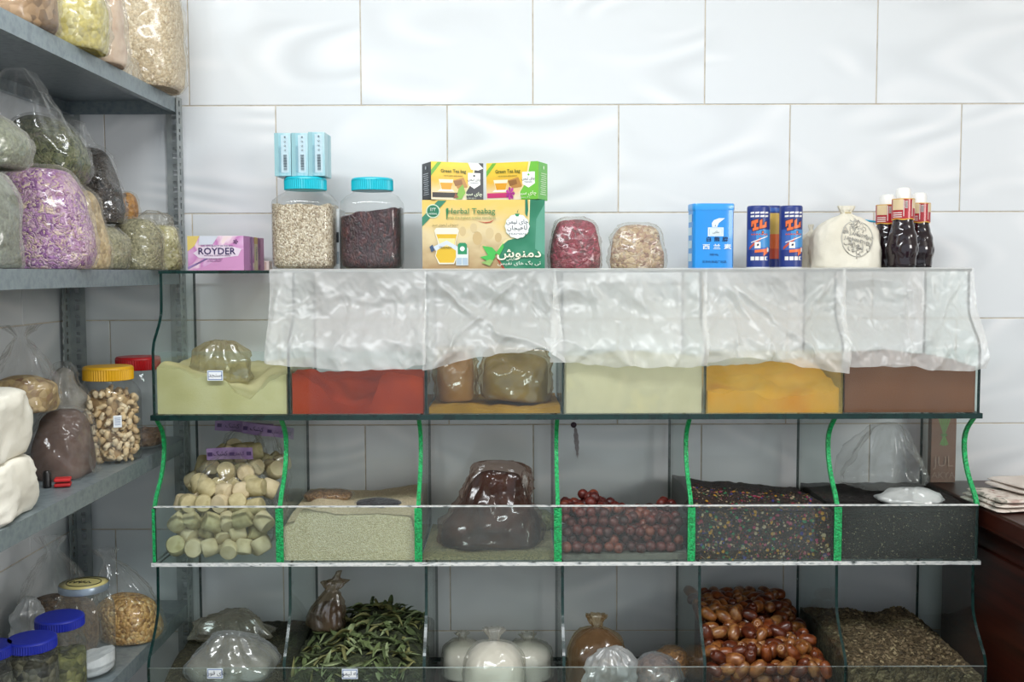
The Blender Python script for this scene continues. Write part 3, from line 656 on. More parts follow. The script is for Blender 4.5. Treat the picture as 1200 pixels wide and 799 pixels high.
# two green tea cartons on top of it
def green_tea(px, yaw, dark, label):
    Yc = -.19; w, d, h = .118, .062, sz(43, -.2)
    side = '#20242b' if dark else '#5fc23a'; acc = '#23272e' if dark else '#6cb83a'
    t = carton('tea_carton', label, 'box', (xat(px, Yc), Yc, zb), w, d, h, yaw, plain(side, .35))
    p = Print(w, h); p.rect(0, 1, 0, 1, grad('green_tea_ground_%d' % dark, '#e6d6b8', '#e3b23a', '#efcf3e', .6))
    p.poly([(0, .62), (.0, .78), (.12, .99), (.2, .99)], '#6fae3c'); p.text('Green Tea bag', .42, .76, .13, '#4a5a1e', .92, bold=.01); p.text('with the highest quality standards', .42, .64, .05, '#7d7a35', .8)
    p.poly([(.42, .52), (.62, .60), (.7, .34), (.5, .3)], '#b5813f'); p.poly([(.42, .5), (.58, .54), (.6, .42), (.46, .36)], '#8f5f2d')
    p.poly([(.14, .54), (.42, .54), (.38, .26), (.19, .26)], '#efe3c4'); p.poly([(.165, .45), (.405, .45), (.375, .27), (.2, .27)], '#dd9a1c'); p.poly([(.16, .27), (.4, .27), (.44, .22), (.12, .22)], '#f6efe2')
    p.rect(0.02, .5, .06, .19, '#2a2320' if dark else '#c8316d')
    p.poly([(1, 1), (.86, 1), (.8, .6), (.74, .38), (.66, .2), (.68, 0), (1, 0)], acc); p.poly([(.82, 1), (.86, 1), (.8, .6), (.73, .38), (.655, .2), (.665, .05), (.64, .2), (.71, .4), (.78, .62)], '#e9dfae')
    if dark: p.poly([(.7, 1), (.9, 1), (1, .86), (.9, .8), (.76, .82)], '#f0efe9')
    p.poly([(.70, .73), (.94, .73), (.94, .42), (.82, .31), (.70, .42)], '#f2f3ee'); p.disc(.82, .655, .03, acc, 10); p.text(fa('چای تیمن'), .82, .555, .10, '#3d4652', .95); p.text('TEAMAN', .82, .46, .05, '#7c838c', 1.2)
    p.text(fa('چای سبز'), .81, .17, .13, '#e9f0d2', 1.1, bold=.01); p.text(fa('با طعم دارچین' if dark else 'با گل محمدی'), .76, .06, .05, '#dfe4cf')
    if dark: p.poly([(.47, .02), (.52, .3), (.6, .42), (.65, .2), (.58, .02)], '#7dae3a'); p.poly([(.42, .04), (.46, .2), (.52, .06)], '#8a4a2d')
    else:
        for i in range(7): an = i * .9; p.poly([(.47, .17), (.47 + .07 * math.cos(an - .35), .17 + .15 * math.sin(an - .35)), (.47 + .09 * math.cos(an), .17 + .19 * math.sin(an)), (.47 + .07 * math.cos(an + .35), .17 + .15 * math.sin(an + .35))], '#c23aa0' if i % 2 else '#a52c86')
    p.build('front_print', t, face_M('front', w, d, h))
    p = Print(d, h); ink = '#c9cdd2' if dark else '#d8f2c8'
    for i in range(11): p.rect(.2 + .04 * (i % 3), .8 - .05 * (i % 2), .14 + i * .055, .16 + i * .055, ink)
    p.disc(.5, .86, .05, ink, 10)
    p.build('side_print', t, face_M('left' if dark else 'right', w, d, h)); return t
green_tea(531, .40, True, 'yellow and black carton lettered Green Tea bag, black side showing')
green_tea(606.5, -.36, False, 'yellow and bright green carton lettered Green Tea bag with a pink flower')
# two little bags of petals
F_clear = film('clear_film', .05, .13, '#ffffff', '#f3f4f4', .14, 45, .5, .55)
F_haze = film('hazy_film', .10, .16, '#f8f8f6', '#efefec', .2, 38, .5, .45)
PROFS['stand'] = ([(0, .93, .85, 0), (.06, .98, .98, 0), (.3, 1, 1, 0), (.55, .93, .92, 0), (.78, .82, .72, 0), (.91, .6, .4, 0), (.95, .05, .05, 0)],
                  [(0, .93, .85, 0), (.06, .98, .98, 0), (.3, 1, 1, 0), (.55, .93, .92, .01), (.78, .84, .7, .03), (.92, .66, .45, .06), (1.0, .3, .2, .1)])
M_rose = cells('rose_petals', ['#5a1420', '#99283f', '#7a1d30', '#b5425c', '#64182a', '#c07a84'], 120, .5, .9, (1, 1, 1.3), .03)
M_beigep = cells('pale_petals', ['#b89a78', '#d9c2a0', '#8d6b58', '#e6d6bc', '#a67f72', '#cbb08c'], 120, .55, .9, (1, 1, 1.3), .03)
bag_px('clear bag of crimson dried rose petals beside the herbal tea carton', 645, 703, -.17, ZP, 254, .075, M_rose, F_haze, 'stand', 1.0, seed=3, amp=.004, freq=30, expo=2.6)
bag_px('clear bag of pale beige dried petals standing on the glass top', 715, 777, -.17, ZP, 261, .075, M_beigep, F_haze, 'stand', 1.0, seed=5, amp=.004, freq=30, expo=2.6)
# blue tin
Y0 = -.20; w = sz(49, Y0); d = .055; h = sz(76, Y0)
t = thing('tea_tin', 'bright blue rectangular tin printed with white and dark characters', 'tin', (xat(835, Y0), Y0 + .02, ZP), (0, 0, .1))
M_btin = plain('#1f8fe0', .3, 0, .3)
b = MB(); b.lathe([(1, 0), (1, h * .9)], 40, 7, sx=w / 2, sy=d / 2); smooth_angle(b.build('tin_body', M_btin, t))
b = MB(); b.lathe([(1.02, h * .9), (1.025, h * .905), (1.025, h * .985), (1.0, h)], 40, 7, sx=w / 2, sy=d / 2); smooth_angle(b.build('tin_lid', plain('#2f9ae6', .3, 0, .3), t))
p = Print(w, h); wt = '#dfeaf2'
p.rect(.34, .72, .50, .635, wt); p.rect(.37, .69, .515, .62, '#a9c4d6'); p.rect(.385, .675, .52, .612, '#d9e3e6'); p.text(fa('ملایی'), .53, .565, .05, '#6a7d84')
p.poly([(.44, .64), (.56, .64), (.6, .7), (.75, .775), (.6, .775), (.48, .745), (.43, .70)], wt); p.poly([(.5, .65), (.53, .65), (.52, .68)], '#5e707c')
for i, ch in enumerate('白熊牌'): p.text(ch, .36 + .2 * i, .45, .075, '#12345e', 1.2, bold=.02)
for i, ch in enumerate('西兰素'): p.text(ch, .30 + .26 * i, .335, .085, wt, 1.4, bold=.02)
p.text('净重100g', .49, .22, .035, '#14538c'); p.text('北京化妆品厂出品', .5, .11, .04, '#14538c', 1.2)
p.build('front_print', t, face_M('front', w, d, h))
p = Print(d, h)
for i in range(4): p.rect(.25, .75, .12 + i * .2, .24 + i * .2, '#bfd9ea')
p.build('side_print', t, face_M('left', w, d, h))
# blue cans
def can(px, label, Y0=-.2, back=False, yaw=0):
    r = sz(13.2, Y0); h = sz(73, Y0); t = thing('spray_powder_can', label, 'can', (xat(px, Y0), Y0, ZP), (0, 0, yaw), 'blue powder cans')
    b = MB(); b.lathe([(r * .96, 0), (r, .002), (r, h * .03)], 40, mi=1); b.lathe([(r, h * .03), (r, h * .97), (r * .985, h * .985), (r * .93, h)], 40)
    smooth_angle(b.build('can_body', [plain('#27397f', .35) if not back else plain('#2e3d80', .35), plain('#dfe2e6', .4)], t))
    # the printed sleeve: patches bent round the can
    def patch(mb, a0, a1, z0, z1, mi, sl=0, k=1):
        n = max(4, int((a1 - a0) / .08)); rr = r + .0002 * k; A = [a0 + (a1 - a0) * i / n for i in range(n + 1)]
        vs = [(rr * math.sin(a), -rr * math.cos(a), z0 * h + sl * (a - a0) / (a1 - a0) * h) for a in A] + [(rr * math.sin(a), -rr * math.cos(a), z1 * h + sl * (a - a0) / (a1 - a0) * h) for a in A]
        mb.add(vs, [(i, i + 1, n + 2 + i, n + 1 + i) for i in range(n)], mi)
    b = MB(); mats = [plain(c, .35) for c in ('#3f8cc9', '#e8703a', '#1b2244', '#e9e6e2', '#c9543c', '#d9b45a', '#3a62ad')]
    if back:
        patch(b, -1.5, 1.5, .16, .88, 5); patch(b, -1.5, 1.5, .16, .32, 4, 0, 2); patch(b, -1.5, 1.5, .32, .55, 1, 0, 2); patch(b, -1.3, 1.3, .9, .96, 6, 0, 2)
        b.build('printed_sleeve', mats, t); return t
    patch(b, -1.2, 1.25, .3, .62, 6); patch(b, -.3, 1.25, .34, .62, 0, 0, 2)
    for k, (z, off) in enumerate(((.885, 0), (.83, .02))):
        for i in range(4):
            a = -.85 + i * .44; patch(b, a, a + .36, z - .014, z + .014, 3, .004, 2)
    for i in range(4): patch(b, -.8 + i * .42, -.46 + i * .42, .135, .195, 3, 0, 2)
    patch(b, .62, .80, .145, .185, 6, 0, 3)
    # slanted orange lettering
    for a0, a1, z0, z1, sl in ((-.75, -.15, .70, .755, .03), (-.75, -.6, .66, .74, .02), (-.5, -.3, .60, .74, .03), (-.62, -.1, .60, .645, .02), (-.02, .2, .64, .76, .03), (-.05, .62, .63, .675, .03), (.42, .62, .66, .73, .02), (.2, .32, .565, .59, .0)):
        patch(b, a0 - .05, a1 + .06, z0 - .012, z1 + .012, 2, sl, 3); patch(b, a0, a1, z0, z1, 1, sl, 4)
    for i in range(7): patch(b, -.75 + i * .22, -.6 + i * .22, .535, .555, 4, 0, 3)
    patch(b, -.95, .1, .30, .345, 4, .16, 3); patch(b, -.75, .75, .41, .425, 3, .1, 4); patch(b, -.42, .08, .325, .425, 3, 0, 5); patch(b, -.22, -.06, .36, .39, 2, .01, 6)
    patch(b, -.4, .75, .255, .30, 1, .02, 5); patch(b, .35, .8, .2, .29, 1, .06, 4); patch(b, .68, .9, .27, .33, 3, 0, 6)
    b.build('printed_sleeve', mats, t); return t
can(888.5, 'blue can with orange lettering beside the blue tin', yaw=-.1)
can(926.5, 'blue can with orange lettering beside the cloth sack', yaw=.05)
can(902, 'blue can turned to its orange and cream side, behind two others', -.125, True)
# cloth sack
M_cloth = noisy('cotton_cloth', ['#cfc8b6', '#ded8c8', '#e6e1d4'], 8, .9, .15, 6, bscale=400)
PROFS['sack'] = ([(0, .98, .92, 0), (.05, 1, 1, 0), (.3, 1, .98, .012), (.52, .96, .92, .02), (.68, .80, .74, .03), (.78, .52, .5, .05), (.84, .24, .32, .1), (.885, .14, .2, .14), (.94, .17, .2, .18), (1, .2, .2, .2)], None)
Y0 = -.17
def sack(label, p0, p1, Y0, ptop, depth, seed, mat):
    w = sz(p1 - p0, Y0); h = at(900, ptop, Y0).z - ZP
    t = thing('cloth_sack', label, 'sack', (xat((p0 + p1) / 2, Y0), Y0, ZP))
    prof = [(z * h, a, bb, q) for z, a, bb, q in PROFS['sack'][0]]
    R = soft_rings(prof, w, depth, 72, 56, 2.8, .004, 26, seed, (0, 0), 9, wr=.0025)
    b = MB(); b.rings(R); b.build('sack_body', mat, t, True)
    b = MB(); b.lathe([(.118 * w / 2 * 1.25, h * .875), (.118 * w / 2 * 1.38, h * .885), (.118 * w / 2 * 1.25, h * .895)], 20, sy=1.1); b.build('drawstring', plain('#c7b88e', .8), t, True)
    return t, R, w, h
t, R, w, h = sack('cream cotton sack with a round grey print, tied at the top', 952, 1030, Y0, 242, .085, 2, M_cloth)
# its print: rings, strokes and letters laid on the bulging front
def on_sack(u, v):
    """u across, v up (fractions) -> point a hair off the front of the sack"""
    zt = v * h; best = min(range(len(R)), key=lambda i: abs(sum(p[2] for p in R[i]) / len(R[i]) - zt)); ring = [p for p in R[best] if p[1] < 0]
    x = (u - .5) * w; ring.sort(key=lambda p: p[0])
    for a, c in zip(ring, ring[1:]):
        if a[0] <= x <= c[0]: return Vector((x, a[1] + (c[1] - a[1]) * (x - a[0]) / max(1e-6, c[0] - a[0]) - .0012, zt))
    q = ring[0] if x < ring[0][0] else ring[-1]; return Vector((x, q[1] - .0012, zt))
b = MB(); rnd = random.Random(4); cu, cv, ru, rv = .585, .47, .235, .28
def stroke(pts, r=.0008): b.tube([on_sack(*p) for p in pts], r, 4)
stroke([(cu + ru * math.cos(a), cv + rv * math.sin(a)) for a in [2 * math.pi * i / 40 for i in range(41)]], .0011)
for q in range(110):
    a, rr = rnd.uniform(0, 6.28), rnd.uniform(.2, .95); u, v = cu + ru * rr * math.cos(a), cv + rv * rr * math.sin(a)
    if abs(v - cv + (u - cu) * .25) < .09: continue
    an = rnd.uniform(0, 6.28); kk = rnd.uniform(.5, 1.4)
    stroke([(u + .03 * math.cos(an + s_ * kk) * s_ / 2, v + .05 * math.sin(an + s_ * kk) * s_ / 2) for s_ in range(4)], .0009)
b.build('printed_emblem', plain('#bdbab2', .9), t, True)
for s_, dv in (('ARJANGSTAN', .055), ('JANNAHDIEN', -.035)):
    for i, ch in enumerate(s_):
        u = cu - .19 + i * .042; v = cv + dv - (u - cu) * .28
        put_text(t, ch, .0098, on_sack(u, v) + Vector((0, -.0005, 0)), plain('#a3a099', .9), roll=.16, bold=.02)
sack('small cream cloth sack half hidden behind the printed sack', 938, 962, -.10, 264, .05, 6, M_cloth)
t = thing('plastic_straw', 'short blue plastic stick between the sack and the bottles', 'stick', at(1004, 258, -.12))
b = MB(); b.tube([(0, 0, 0), (.02, -.005, -.003), (.045, -.012, -.007)], .0022, 10); b.build('stick', plain('#3fb4dc', .35), t, True)
b = MB(); b.tube([(.045, -.012, -.007), (.05, -.0135, -.0078)], .0028, 10); b.build('tip', plain('#2a9cc6', .35), t, True)
# three shrink-wrapped bottles
M_syrup = noisy('dark_syrup_bottle', ['#150a12', '#1f0f18', '#120910'], 8, .12, 0, coat=.5)
def bottle(px, Y0, ptop, label):
    h = at(1056, ptop, Y0).z - ZP; r = sz(18, Y0); t = thing('syrup_bottle', label, 'bottle', (xat(px, Y0), Y0, ZP), (0, 0, 0), 'shrink-wrapped bottles')
    seg = 60; Rg = []
    for q in [i / 40 for i in range(41)]:
        z = q * .82 * h
        rr = interp([(0, .80), (.04, .86), (.12, .88), (.3, 1.0), (.48, .9), (.62, .72), (.72, .64), (.78, .64), (.9, .5), (1, .36)], q) * r
        ring = []
        for i in range(seg):
            a = 2 * math.pi * i / seg; sp = 0
            if .1 < q < .62: sp = -.035 * (max(0, math.cos(4 * a + q * 11)) ** 8 + max(0, math.cos(4 * a - q * 11)) ** 8)
            ring.append((rr * (1 + sp) * math.cos(a), rr * (1 + sp) * math.sin(a), z))
        Rg.append(ring)
    b = MB(); b.rings(Rg); b.build('bottle_body', M_syrup, t, True)
    b = MB(); b.lathe([(.40 * r, .81 * h), (.46 * r, .82 * h), (.48 * r, .95 * h), (.42 * r, .985 * h), (.3 * r, h)], 30); smooth_angle(b.build('cap', plain('#f3f1ec', .35), t))
    # label band with torn gold edge and pale emblem
    def bandp(mb, a0, a1, z0, z1, mi, k, wav=0, n=16):
        A = [a0 + (a1 - a0) * i / n for i in range(n + 1)]; rr = .70 * r + .0003 * k
        mb.add([(rr * math.sin(a), -rr * math.cos(a), h * (z0 + wav * math.sin(a * 5))) for a in A] + [(rr * math.sin(a), -rr * math.cos(a), h * z1) for a in A],
               [(i, i + 1, n + 2 + i, n + 1 + i) for i in range(n)], mi)
    b = MB(); bandp(b, -3.14, 3.14, .60, .86, 1, 1, .006, 40); bandp(b, -3.14, 3.14, .615, .85, 0, 2, .004, 40)
    bandp(b, .5, 1.3, .74, .85, 2, 3); bandp(b, -1.4, -.35, .72, .85, 2, 3); bandp(b, .45, .52, .64, .84, 3, 4); bandp(b, -.33, -.27, .64, .84, 3, 4)
    for i in range(3): bandp(b, -1.3, -.45, .63 + i * .025, .64 + i * .025, 3, 4, 0, 6)
    bandp(b, -.2, .02, .74, .83, 3, 4, 0, 6)
    for i in range(6): bandp(b, -.18 + i * .032, -.165 + i * .032, .745, .825, 4, 5, 0, 2)
    b.build('label_band', [noisy('red_label_%d' % px, ['#8f1622', '#b3202c', '#a01a28'], 20, .3, 0, coat=.4), plain('#d9a43e', .35), plain('#e0c9a0', .35), plain('#f0e6e0', .35), plain('#4a3038')], t, True)
bottle(1039, -.135, 229, 'dark syrup bottle with red label, next to the cloth sack')
bottle(1057.5, -.205, 221, 'dark syrup bottle with red label, front one of the trio')
bottle(1076, -.135, 227, 'dark syrup bottle with red label, next to the bare wall')
# ------------------------------------------------------------------ goods in the rack: upper tier
def powder(name, cols, scale=9, bump=.12): return noisy(name, cols, scale, .95, bump, 6, bscale=220)
X0, X1, YA, YB, Z0 = BIN(0, 0)
heap('mustard_powder', 'pale yellow-green powder heaped in the bin with a price label', 'powder', X0, X1, YA, YB, Z0,
     [(0, [(0, .098), (.15, .094), (.3, .074), (.42, .079), (.52, .07), (.62, .04), (.71, .032), (.8, .05), (.9, .07), (1, .082)]),
      (.18, [(0, .105), (.3, .078), (.5, .05), (.7, .03), (.85, .075), (1, .09)]), (.5, [(0, .095), (.3, .07), (.6, .055), (.8, .085), (1, .09)]), (1, [(0, .1), (.5, .085), (1, .095)])],
     powder('mustard_powder', ['#b9ab78', '#c6b886', '#cec194', '#bdb07d']), .003, 40, 1)
F_dust = film('dusty_film', .32, .3, '#e9e4cf', '#d8cfae', .22, 30, .7, .4)
M_pwbag = noisy('powder_in_bag', ['#9c8c5c', '#b7a878', '#c9bd92'], 20, .9, .3)
bag_px('crumpled powdery plastic bag sunk in the pale yellow powder', 230, 292, -.21, Z0 + .055, 398, .09, None, F_dust, 'crumple', 1.0, seed=4, amp=.016, freq=22, pk=7)
X0, X1, YA, YB, Z0 = BIN(0, 1)
heap('chilli_powder', 'brick red chilli powder scooped hollow in the middle of its bin', 'powder', X0, X1, YA, YB, Z0,
     [(0, [(0, .083), (.07, .082), (.18, .062), (.33, .022), (.45, .016), (.60, .018), (.64, .045), (.68, .08), (.75, .086), (.9, .08), (1, .074)]),
      (.22, [(0, .085), (.1, .086), (.25, .06), (.45, .028), (.6, .035), (.7, .088), (1, .078)]), (.55, [(0, .07), (.3, .06), (.6, .055), (.8, .075), (1, .07)]), (1, [(0, .06), (.5, .065), (1, .065)])],
     powder('chilli_powder', ['#8a2204', '#992a06', '#a8340a', '#8f2505']), .003, 45, 2)
X0, X1, YA, YB, Z0 = BIN(0, 2)
heap('spilt_powder', 'thin layer of spilt yellow powder under the two brown bags', 'powder', X0, X1, YA, YB, Z0, [(0, [(0, .012), (.25, .016), (.45, .006), (.55, .012), (.68, .007), (1, .014)]), (1, [(0, .008), (1, .008)])],
     powder('spilt_powder', ['#8a6122', '#a8792e', '#b98a3c']), .003, 50, 3)
F_tan = film('tan_bag_film', .16, .22, '#f4e8d2', '#c9b08a', .16, 26, .6, .5, (1, 1, 2.2))
bag_px('bag of tan powder leaning in the bin of brown bags', 514, 556, -.22, Z0 + .016, 405, .12, noisy('tan_powder', ['#9a6f42', '#ac8050', '#bc9260'], 14, .9, .3), F_tan, 'pillow', 1.06, seed=7, amp=.005, freq=18, tilt=(.0, -.03), wr=.007)
bag_px('bag of olive brown powder leaning beside the tan bag', 563, 640, -.215, Z0 + .016, 408, .13, noisy('olive_powder', ['#857038', '#988444', '#a89452'], 14, .9, .3), F_tan, 'pillow', 1.04, seed=9, amp=.007, freq=16, tilt=(0, .10), wr=.008)
X0, X1, YA, YB, Z0 = BIN(0, 3)
heap('cream_powder', 'cream coloured powder filling its bin behind smeared glass', 'powder', X0, X1, YA, YB, Z0, [(0, [(0, .112), (.4, .105), (.7, .11), (1, .116)]), (.5, [(0, .1), (.5, .118), (1, .105)]), (1, [(0, .095), (1, .1)])],
     noisy('cream_powder', ['#c2b998', '#cfc5a4', '#c6bd9f', '#d6c99e'], 11, .95, .1, 3, bscale=220), .004, 30, 4)
X0, X1, YA, YB, Z0 = BIN(0, 4)
heap('turmeric_powder', 'golden yellow turmeric powder lying low at the front of its bin', 'powder', X0, X1, YA, YB, Z0,
     [(0, [(0, .045), (.1, .04), (.3, .045), (.45, .028), (.6, .03), (.85, .04), (1, .05)]), (.25, [(0, .05), (.35, .04), (.5, .058), (.62, .045), (1, .065)]), (.6, [(0, .055), (.5, .06), (1, .085)]), (1, [(0, .07), (.5, .075), (1, .09)])],
     noisy('turmeric_powder', ['#c48a0c', '#cc8f0c', '#d4900f', '#cc780c'], 9, .95, .12, 3, bscale=220), .004, 35, 5)
X0, X1, YA, YB, Z0 = BIN(0, 5)
heap('cinnamon_powder', 'brown cinnamon powder filling the bin at the counter end', 'powder', X0, X1, YA, YB, Z0, [(0, [(0, .105), (.5, .1), (1, .094)]), (.5, [(0, .11), (.5, .118), (1, .1)]), (1, [(0, .1), (1, .1)])],
     noisy('cinnamon_powder', ['#74472f', '#7d4f37', '#875a42'], 9, .95, .1, 3, bscale=220), .003, 30, 6)
# ------------------------------------------------------------------ middle tier
def pack(x0, x1, y0, y1, z0, hf, r, seed, shell=2.3, jit=.22, sx=1.0, limit=290, lift=0):
    """hexagonal packing under the heap surface hf(u,v); keeps what lies near the front and the top"""
    rnd = random.Random(seed); out = []; k = 0; z = z0 + r
    dx, dy, dz = 1.86 * r * sx, 1.6 * r, 1.5 * r
    while z < z0 + .4:
        j = 0; y = y0 + r + (k % 2) * .9 * r
        while y < y1 - r * .9:
            x = x0 + r + ((j + k) % 2) * r * sx
            while x < x1 - r * .9:
                h = hf((x - x0) / (x1 - x0), (y - y0) / (y1 - y0))
                if z - z0 + r * .6 < h:
                    near = y - y0 < 2 * r * shell * .8 or h - (z - z0) < 2 * r * shell * .62
                    if near: out.append(Vector((min(max(x + rnd.uniform(-jit, jit) * r, x0 + r), x1 - r), min(max(y + rnd.uniform(-jit, jit) * r, y0 + r), y1 - r), max(z0 + r * .9, z + rnd.uniform(-jit, jit) * r))))
                x += dx
            y += dy; j += 1
        z += dz; k += 1
    print('packed', len(out)); out.sort(key=lambda p: p.y - p.z * .6)
    return out[:limit]
def hfun(profs): return lambda u, v: interp([(p[0], interp(p[1], u)) for p in profs], v)
def scatter(name, label, cat, group, meshes, pts, seed, squash=None, spin=1.0):
    rnd = random.Random(seed)
    for i, p in enumerate(pts):
        o = link(name, rnd.choice(meshes), None, p, (rnd.uniform(-3, 3) * spin, rnd.uniform(-3, 3) * spin, rnd.uniform(-3.1, 3.1)))
        s_ = rnd.uniform(.92, 1.05); o.scale = (s_, s_, s_); tag(o, label, cat, group)
# 2.1 whey balls in bags
X0, X1, YA, YB, Z0 = BIN(1, 0)
M_whey = noisy('dried_whey', ['#978a5e', '#ada077', '#bdb188', '#a39668'], 40, .85, .3)
M_whey2 = noisy('dried_whey_pale', ['#b09e78', '#c6b692', '#d2c2a0'], 40, .85, .3)
wm = []
for q in range(4):
    r = .0195; hh = .0165 + .002 * (q % 2); b = MB()
    b.lathe([(r * .55, -hh), (r * .86, -hh * .96), (r * .98, -hh * .75), (r, 0), (r * .97, hh * .72), (r * .86, hh * .95), (r * .5, hh)], 20)
    b.v = [(x + .0016 * nz(x * 70, y * 70, z * 70, q), y + .0016 * nz(y * 70, x * 70, z * 70, q + 4), z + .001 * nz(x * 60, z * 60, y * 60, q + 8)) for x, y, z in b.v]
    wm.append(smooth_angle(b.build('dried_whey_ball', M_whey if q % 2 else M_whey2)).data)
for o in [o for o in C.objects if o.name.startswith('dried_whey_ball')]: bpy.data.objects.remove(o)
prW = [(0, [(0, .105), (.5, .12), (1, .11)]), (.3, [(0, .14), (.5, .17), (1, .165)]), (.6, [(0, .16), (.4, .225), (.8, .205), (1, .17)]), (.85, [(0, .14), (.4, .225), (1, .18)]), (1, [(0, .1), (1, .12)])]
def bulk(name, label, cat, x0, x1, y0, y1, z0, pr, drop, mat, inset, group=None):
    return heap(name, label, cat, x0 + inset, x1 - inset, y0 + inset, y1 - inset, z0, [(v, [(u, max(.004, h - drop)) for u, h in q]) for v, q in pr], mat, .004, 40, 3, 30, 20)
pts = pack(X0 + .008, X1 - .004, YA + .008, YB - .03, Z0, hfun(prW), .0195, 11, 1.9, .25)
scatter('dried_whey_ball', 'pale dried whey ball in the heap of bagged balls', 'whey ball', 'dried whey balls bagged in the bin', wm, pts, 5)
F_bag = film('crinkled_clear_film', .06, .20, '#ffffff', '#f4f4f0', .12, 36, .6, .6)
def whey_bag(label, loc, w, d, h, yaw, tilt, seed, hw):
    t = bag(label, loc, w, d, h, None, F_bag, 'crumple', yaw, tilt, seed, 'bags of dried whey balls', .012, 14)
    b = MB(); n = 14; hh = .026; R = []
    for i in range(n + 1):
        x = -hw / 2 + hw * i / n; y = .004 * math.sin(x * 60 + seed); R.append([(x, y - .0008, h * .97), (x, y + .0008, h * .97), (x, y + .0008 - .003, h * .97 + hh), (x, y - .0008 - .003, h * .97 + hh)])
    b.rings(R); o = b.build('header_card', noisy('purple_header_%d' % seed, ['#8a6ca0', '#a084b4', '#b096c0'], 40, .35, 0, 2), t)
    o['label'] = 'folded purple paper header'
    put_text(o, fa('کشک'), .014, (-hw * .2, -.007, h * .97 + hh * .55), plain('#2f2145', .4)); put_text(o, fa('گیاهان'), .009, (hw * .2, -.007, h * .97 + hh * .5), plain('#3d2a58', .4))
    for i, (u, r_) in enumerate(((-.42, .5), (.05, .4), (.42, .5))):
        bb = MB(); bb.box(-.005, .005, -.0004, .0004, -.008 * r_, .008 * r_); bb.build('printed_mark', plain('#4b3268', .4), o, loc=(u * hw, -.0072, h * .97 + hh * .5))
    return t
xm = (X0 + X1) / 2
whey_bag('bag of dried whey balls with purple header, propped against the wall', (xm - .025, YB - .06, Z0 + .013), .15, .07, .226, .05, (0, .1), 3, .13)
whey_bag('bag of dried whey balls with purple header, pressed to the divider', (xm + .035, YB - .09, Z0 + .014), .11, .08, .222, -.1, (0, .11), 6, .12)
whey_bag('bag of dried whey balls with purple header, lying over the others', (xm, YA + .12, Z0 + .006), .2, .15, .19, .0, (0, -.02), 8, .10)
# 2.2 sesame
X0, X1, YA, YB, Z0 = BIN(1, 1)
M_ses = cells('sesame', ['#b8a684', '#d8c8a4', '#c6b591', '#e4d6b8', '#bfad88'], 420, .7, .6)
heap('sesame_seed', 'pale sesame seed heaped in its bin beside the whey balls', 'seeds', X0, X1, YA, YB, Z0,
     [(0, [(0, .07), (.06, .075), (.15, .109), (.3, .1), (.4, .094), (.7, .095), (.95, .09), (1, .06)]), (.35, [(0, .08), (.2, .1), (.6, .085), (1, .09)]), (1, [(0, .09), (.5, .085), (1, .1)])], M_ses, .002, 60, 8)
M_bseed = cells('brown_seed', ['#4a3520', '#7a5a38', '#9a7a52', '#5f4528'], 300, .6, .7)
bag_px('small bag of brown seeds lying on the sesame', 358, 412, -.16, Z0 + .088, 572, .06, M_bseed, F_clear, 'round', 1.0, seed=12, amp=.005, freq=22)
bag_px('small black bag lying on the sesame', 418, 470, -.20, Z0 + .084, 585, .06, cells('black_seed_bag', ['#0d0d12', '#1c1c24', '#2a2a33', '#121217'], 160, .4, .6), F_clear, 'round', 1.0, seed=13, amp=.006, freq=24)
# 2.3 brown powder bag
X0, X1, YA, YB, Z0 = BIN(1, 2)
heap('seed_dust', 'thin scatter of seed dust on the glass under the large brown bag', 'dust', X0, X1, YA, YB, Z0, [(0, [(0, .006), (.5, .004), (1, .007)]), (1, [(0, .004), (1, .004)])], cells('seed_dust', ['#7d7455', '#9a8f6c', '#5f5a45', '#a89c78'], 420, .8, .5), .0015, 60, 9)
F_pink = film('brown_bag_film', .07, .18, '#efe2dc', '#b89f98', .16, 20, .7, .5, (1.6, 1.6, .5))
PROFS['mound'] = ([(0, .97, .9, 0), (.05, 1, 1, 0), (.15, .98, 1, .01), (.3, .86, .95, .02), (.5, .66, .85, .03), (.7, .5, .65, .03), (.84, .36, .4, .02), (.88, .02, .02, 0)],
                  [(0, .97, .9, 0), (.05, 1, 1, 0), (.15, .98, 1, .03), (.3, .86, .95, .08), (.5, .68, .85, .08), (.7, .58, .7, .07), (.88, .5, .5, .08), (.97, .36, .32, .1), (1.0, .12, .12, .1)])
bag_px('large clear bag of dark brown powder, gathered to a hump', 513, 634, -.205, Z0 + .007, 538, .17, noisy('dark_brown_powder', ['#2b1c17', '#3d2922', '#50372e', '#33221c'], 12, .9, .3), F_pink, 'mound', 1.0, seed=15, amp=.016, freq=15, lean=(.03, 0), pk=8, seg=64, wr=.008)
bag_px('small bag of greenish seed tucked behind the brown bag', 618, 648, -.10, Z0 + .007, 596, .05, cells('green_seed', ['#6b6a44', '#8a8858', '#a5a273'], 300), F_clear, 'round', 1.0, seed=16)
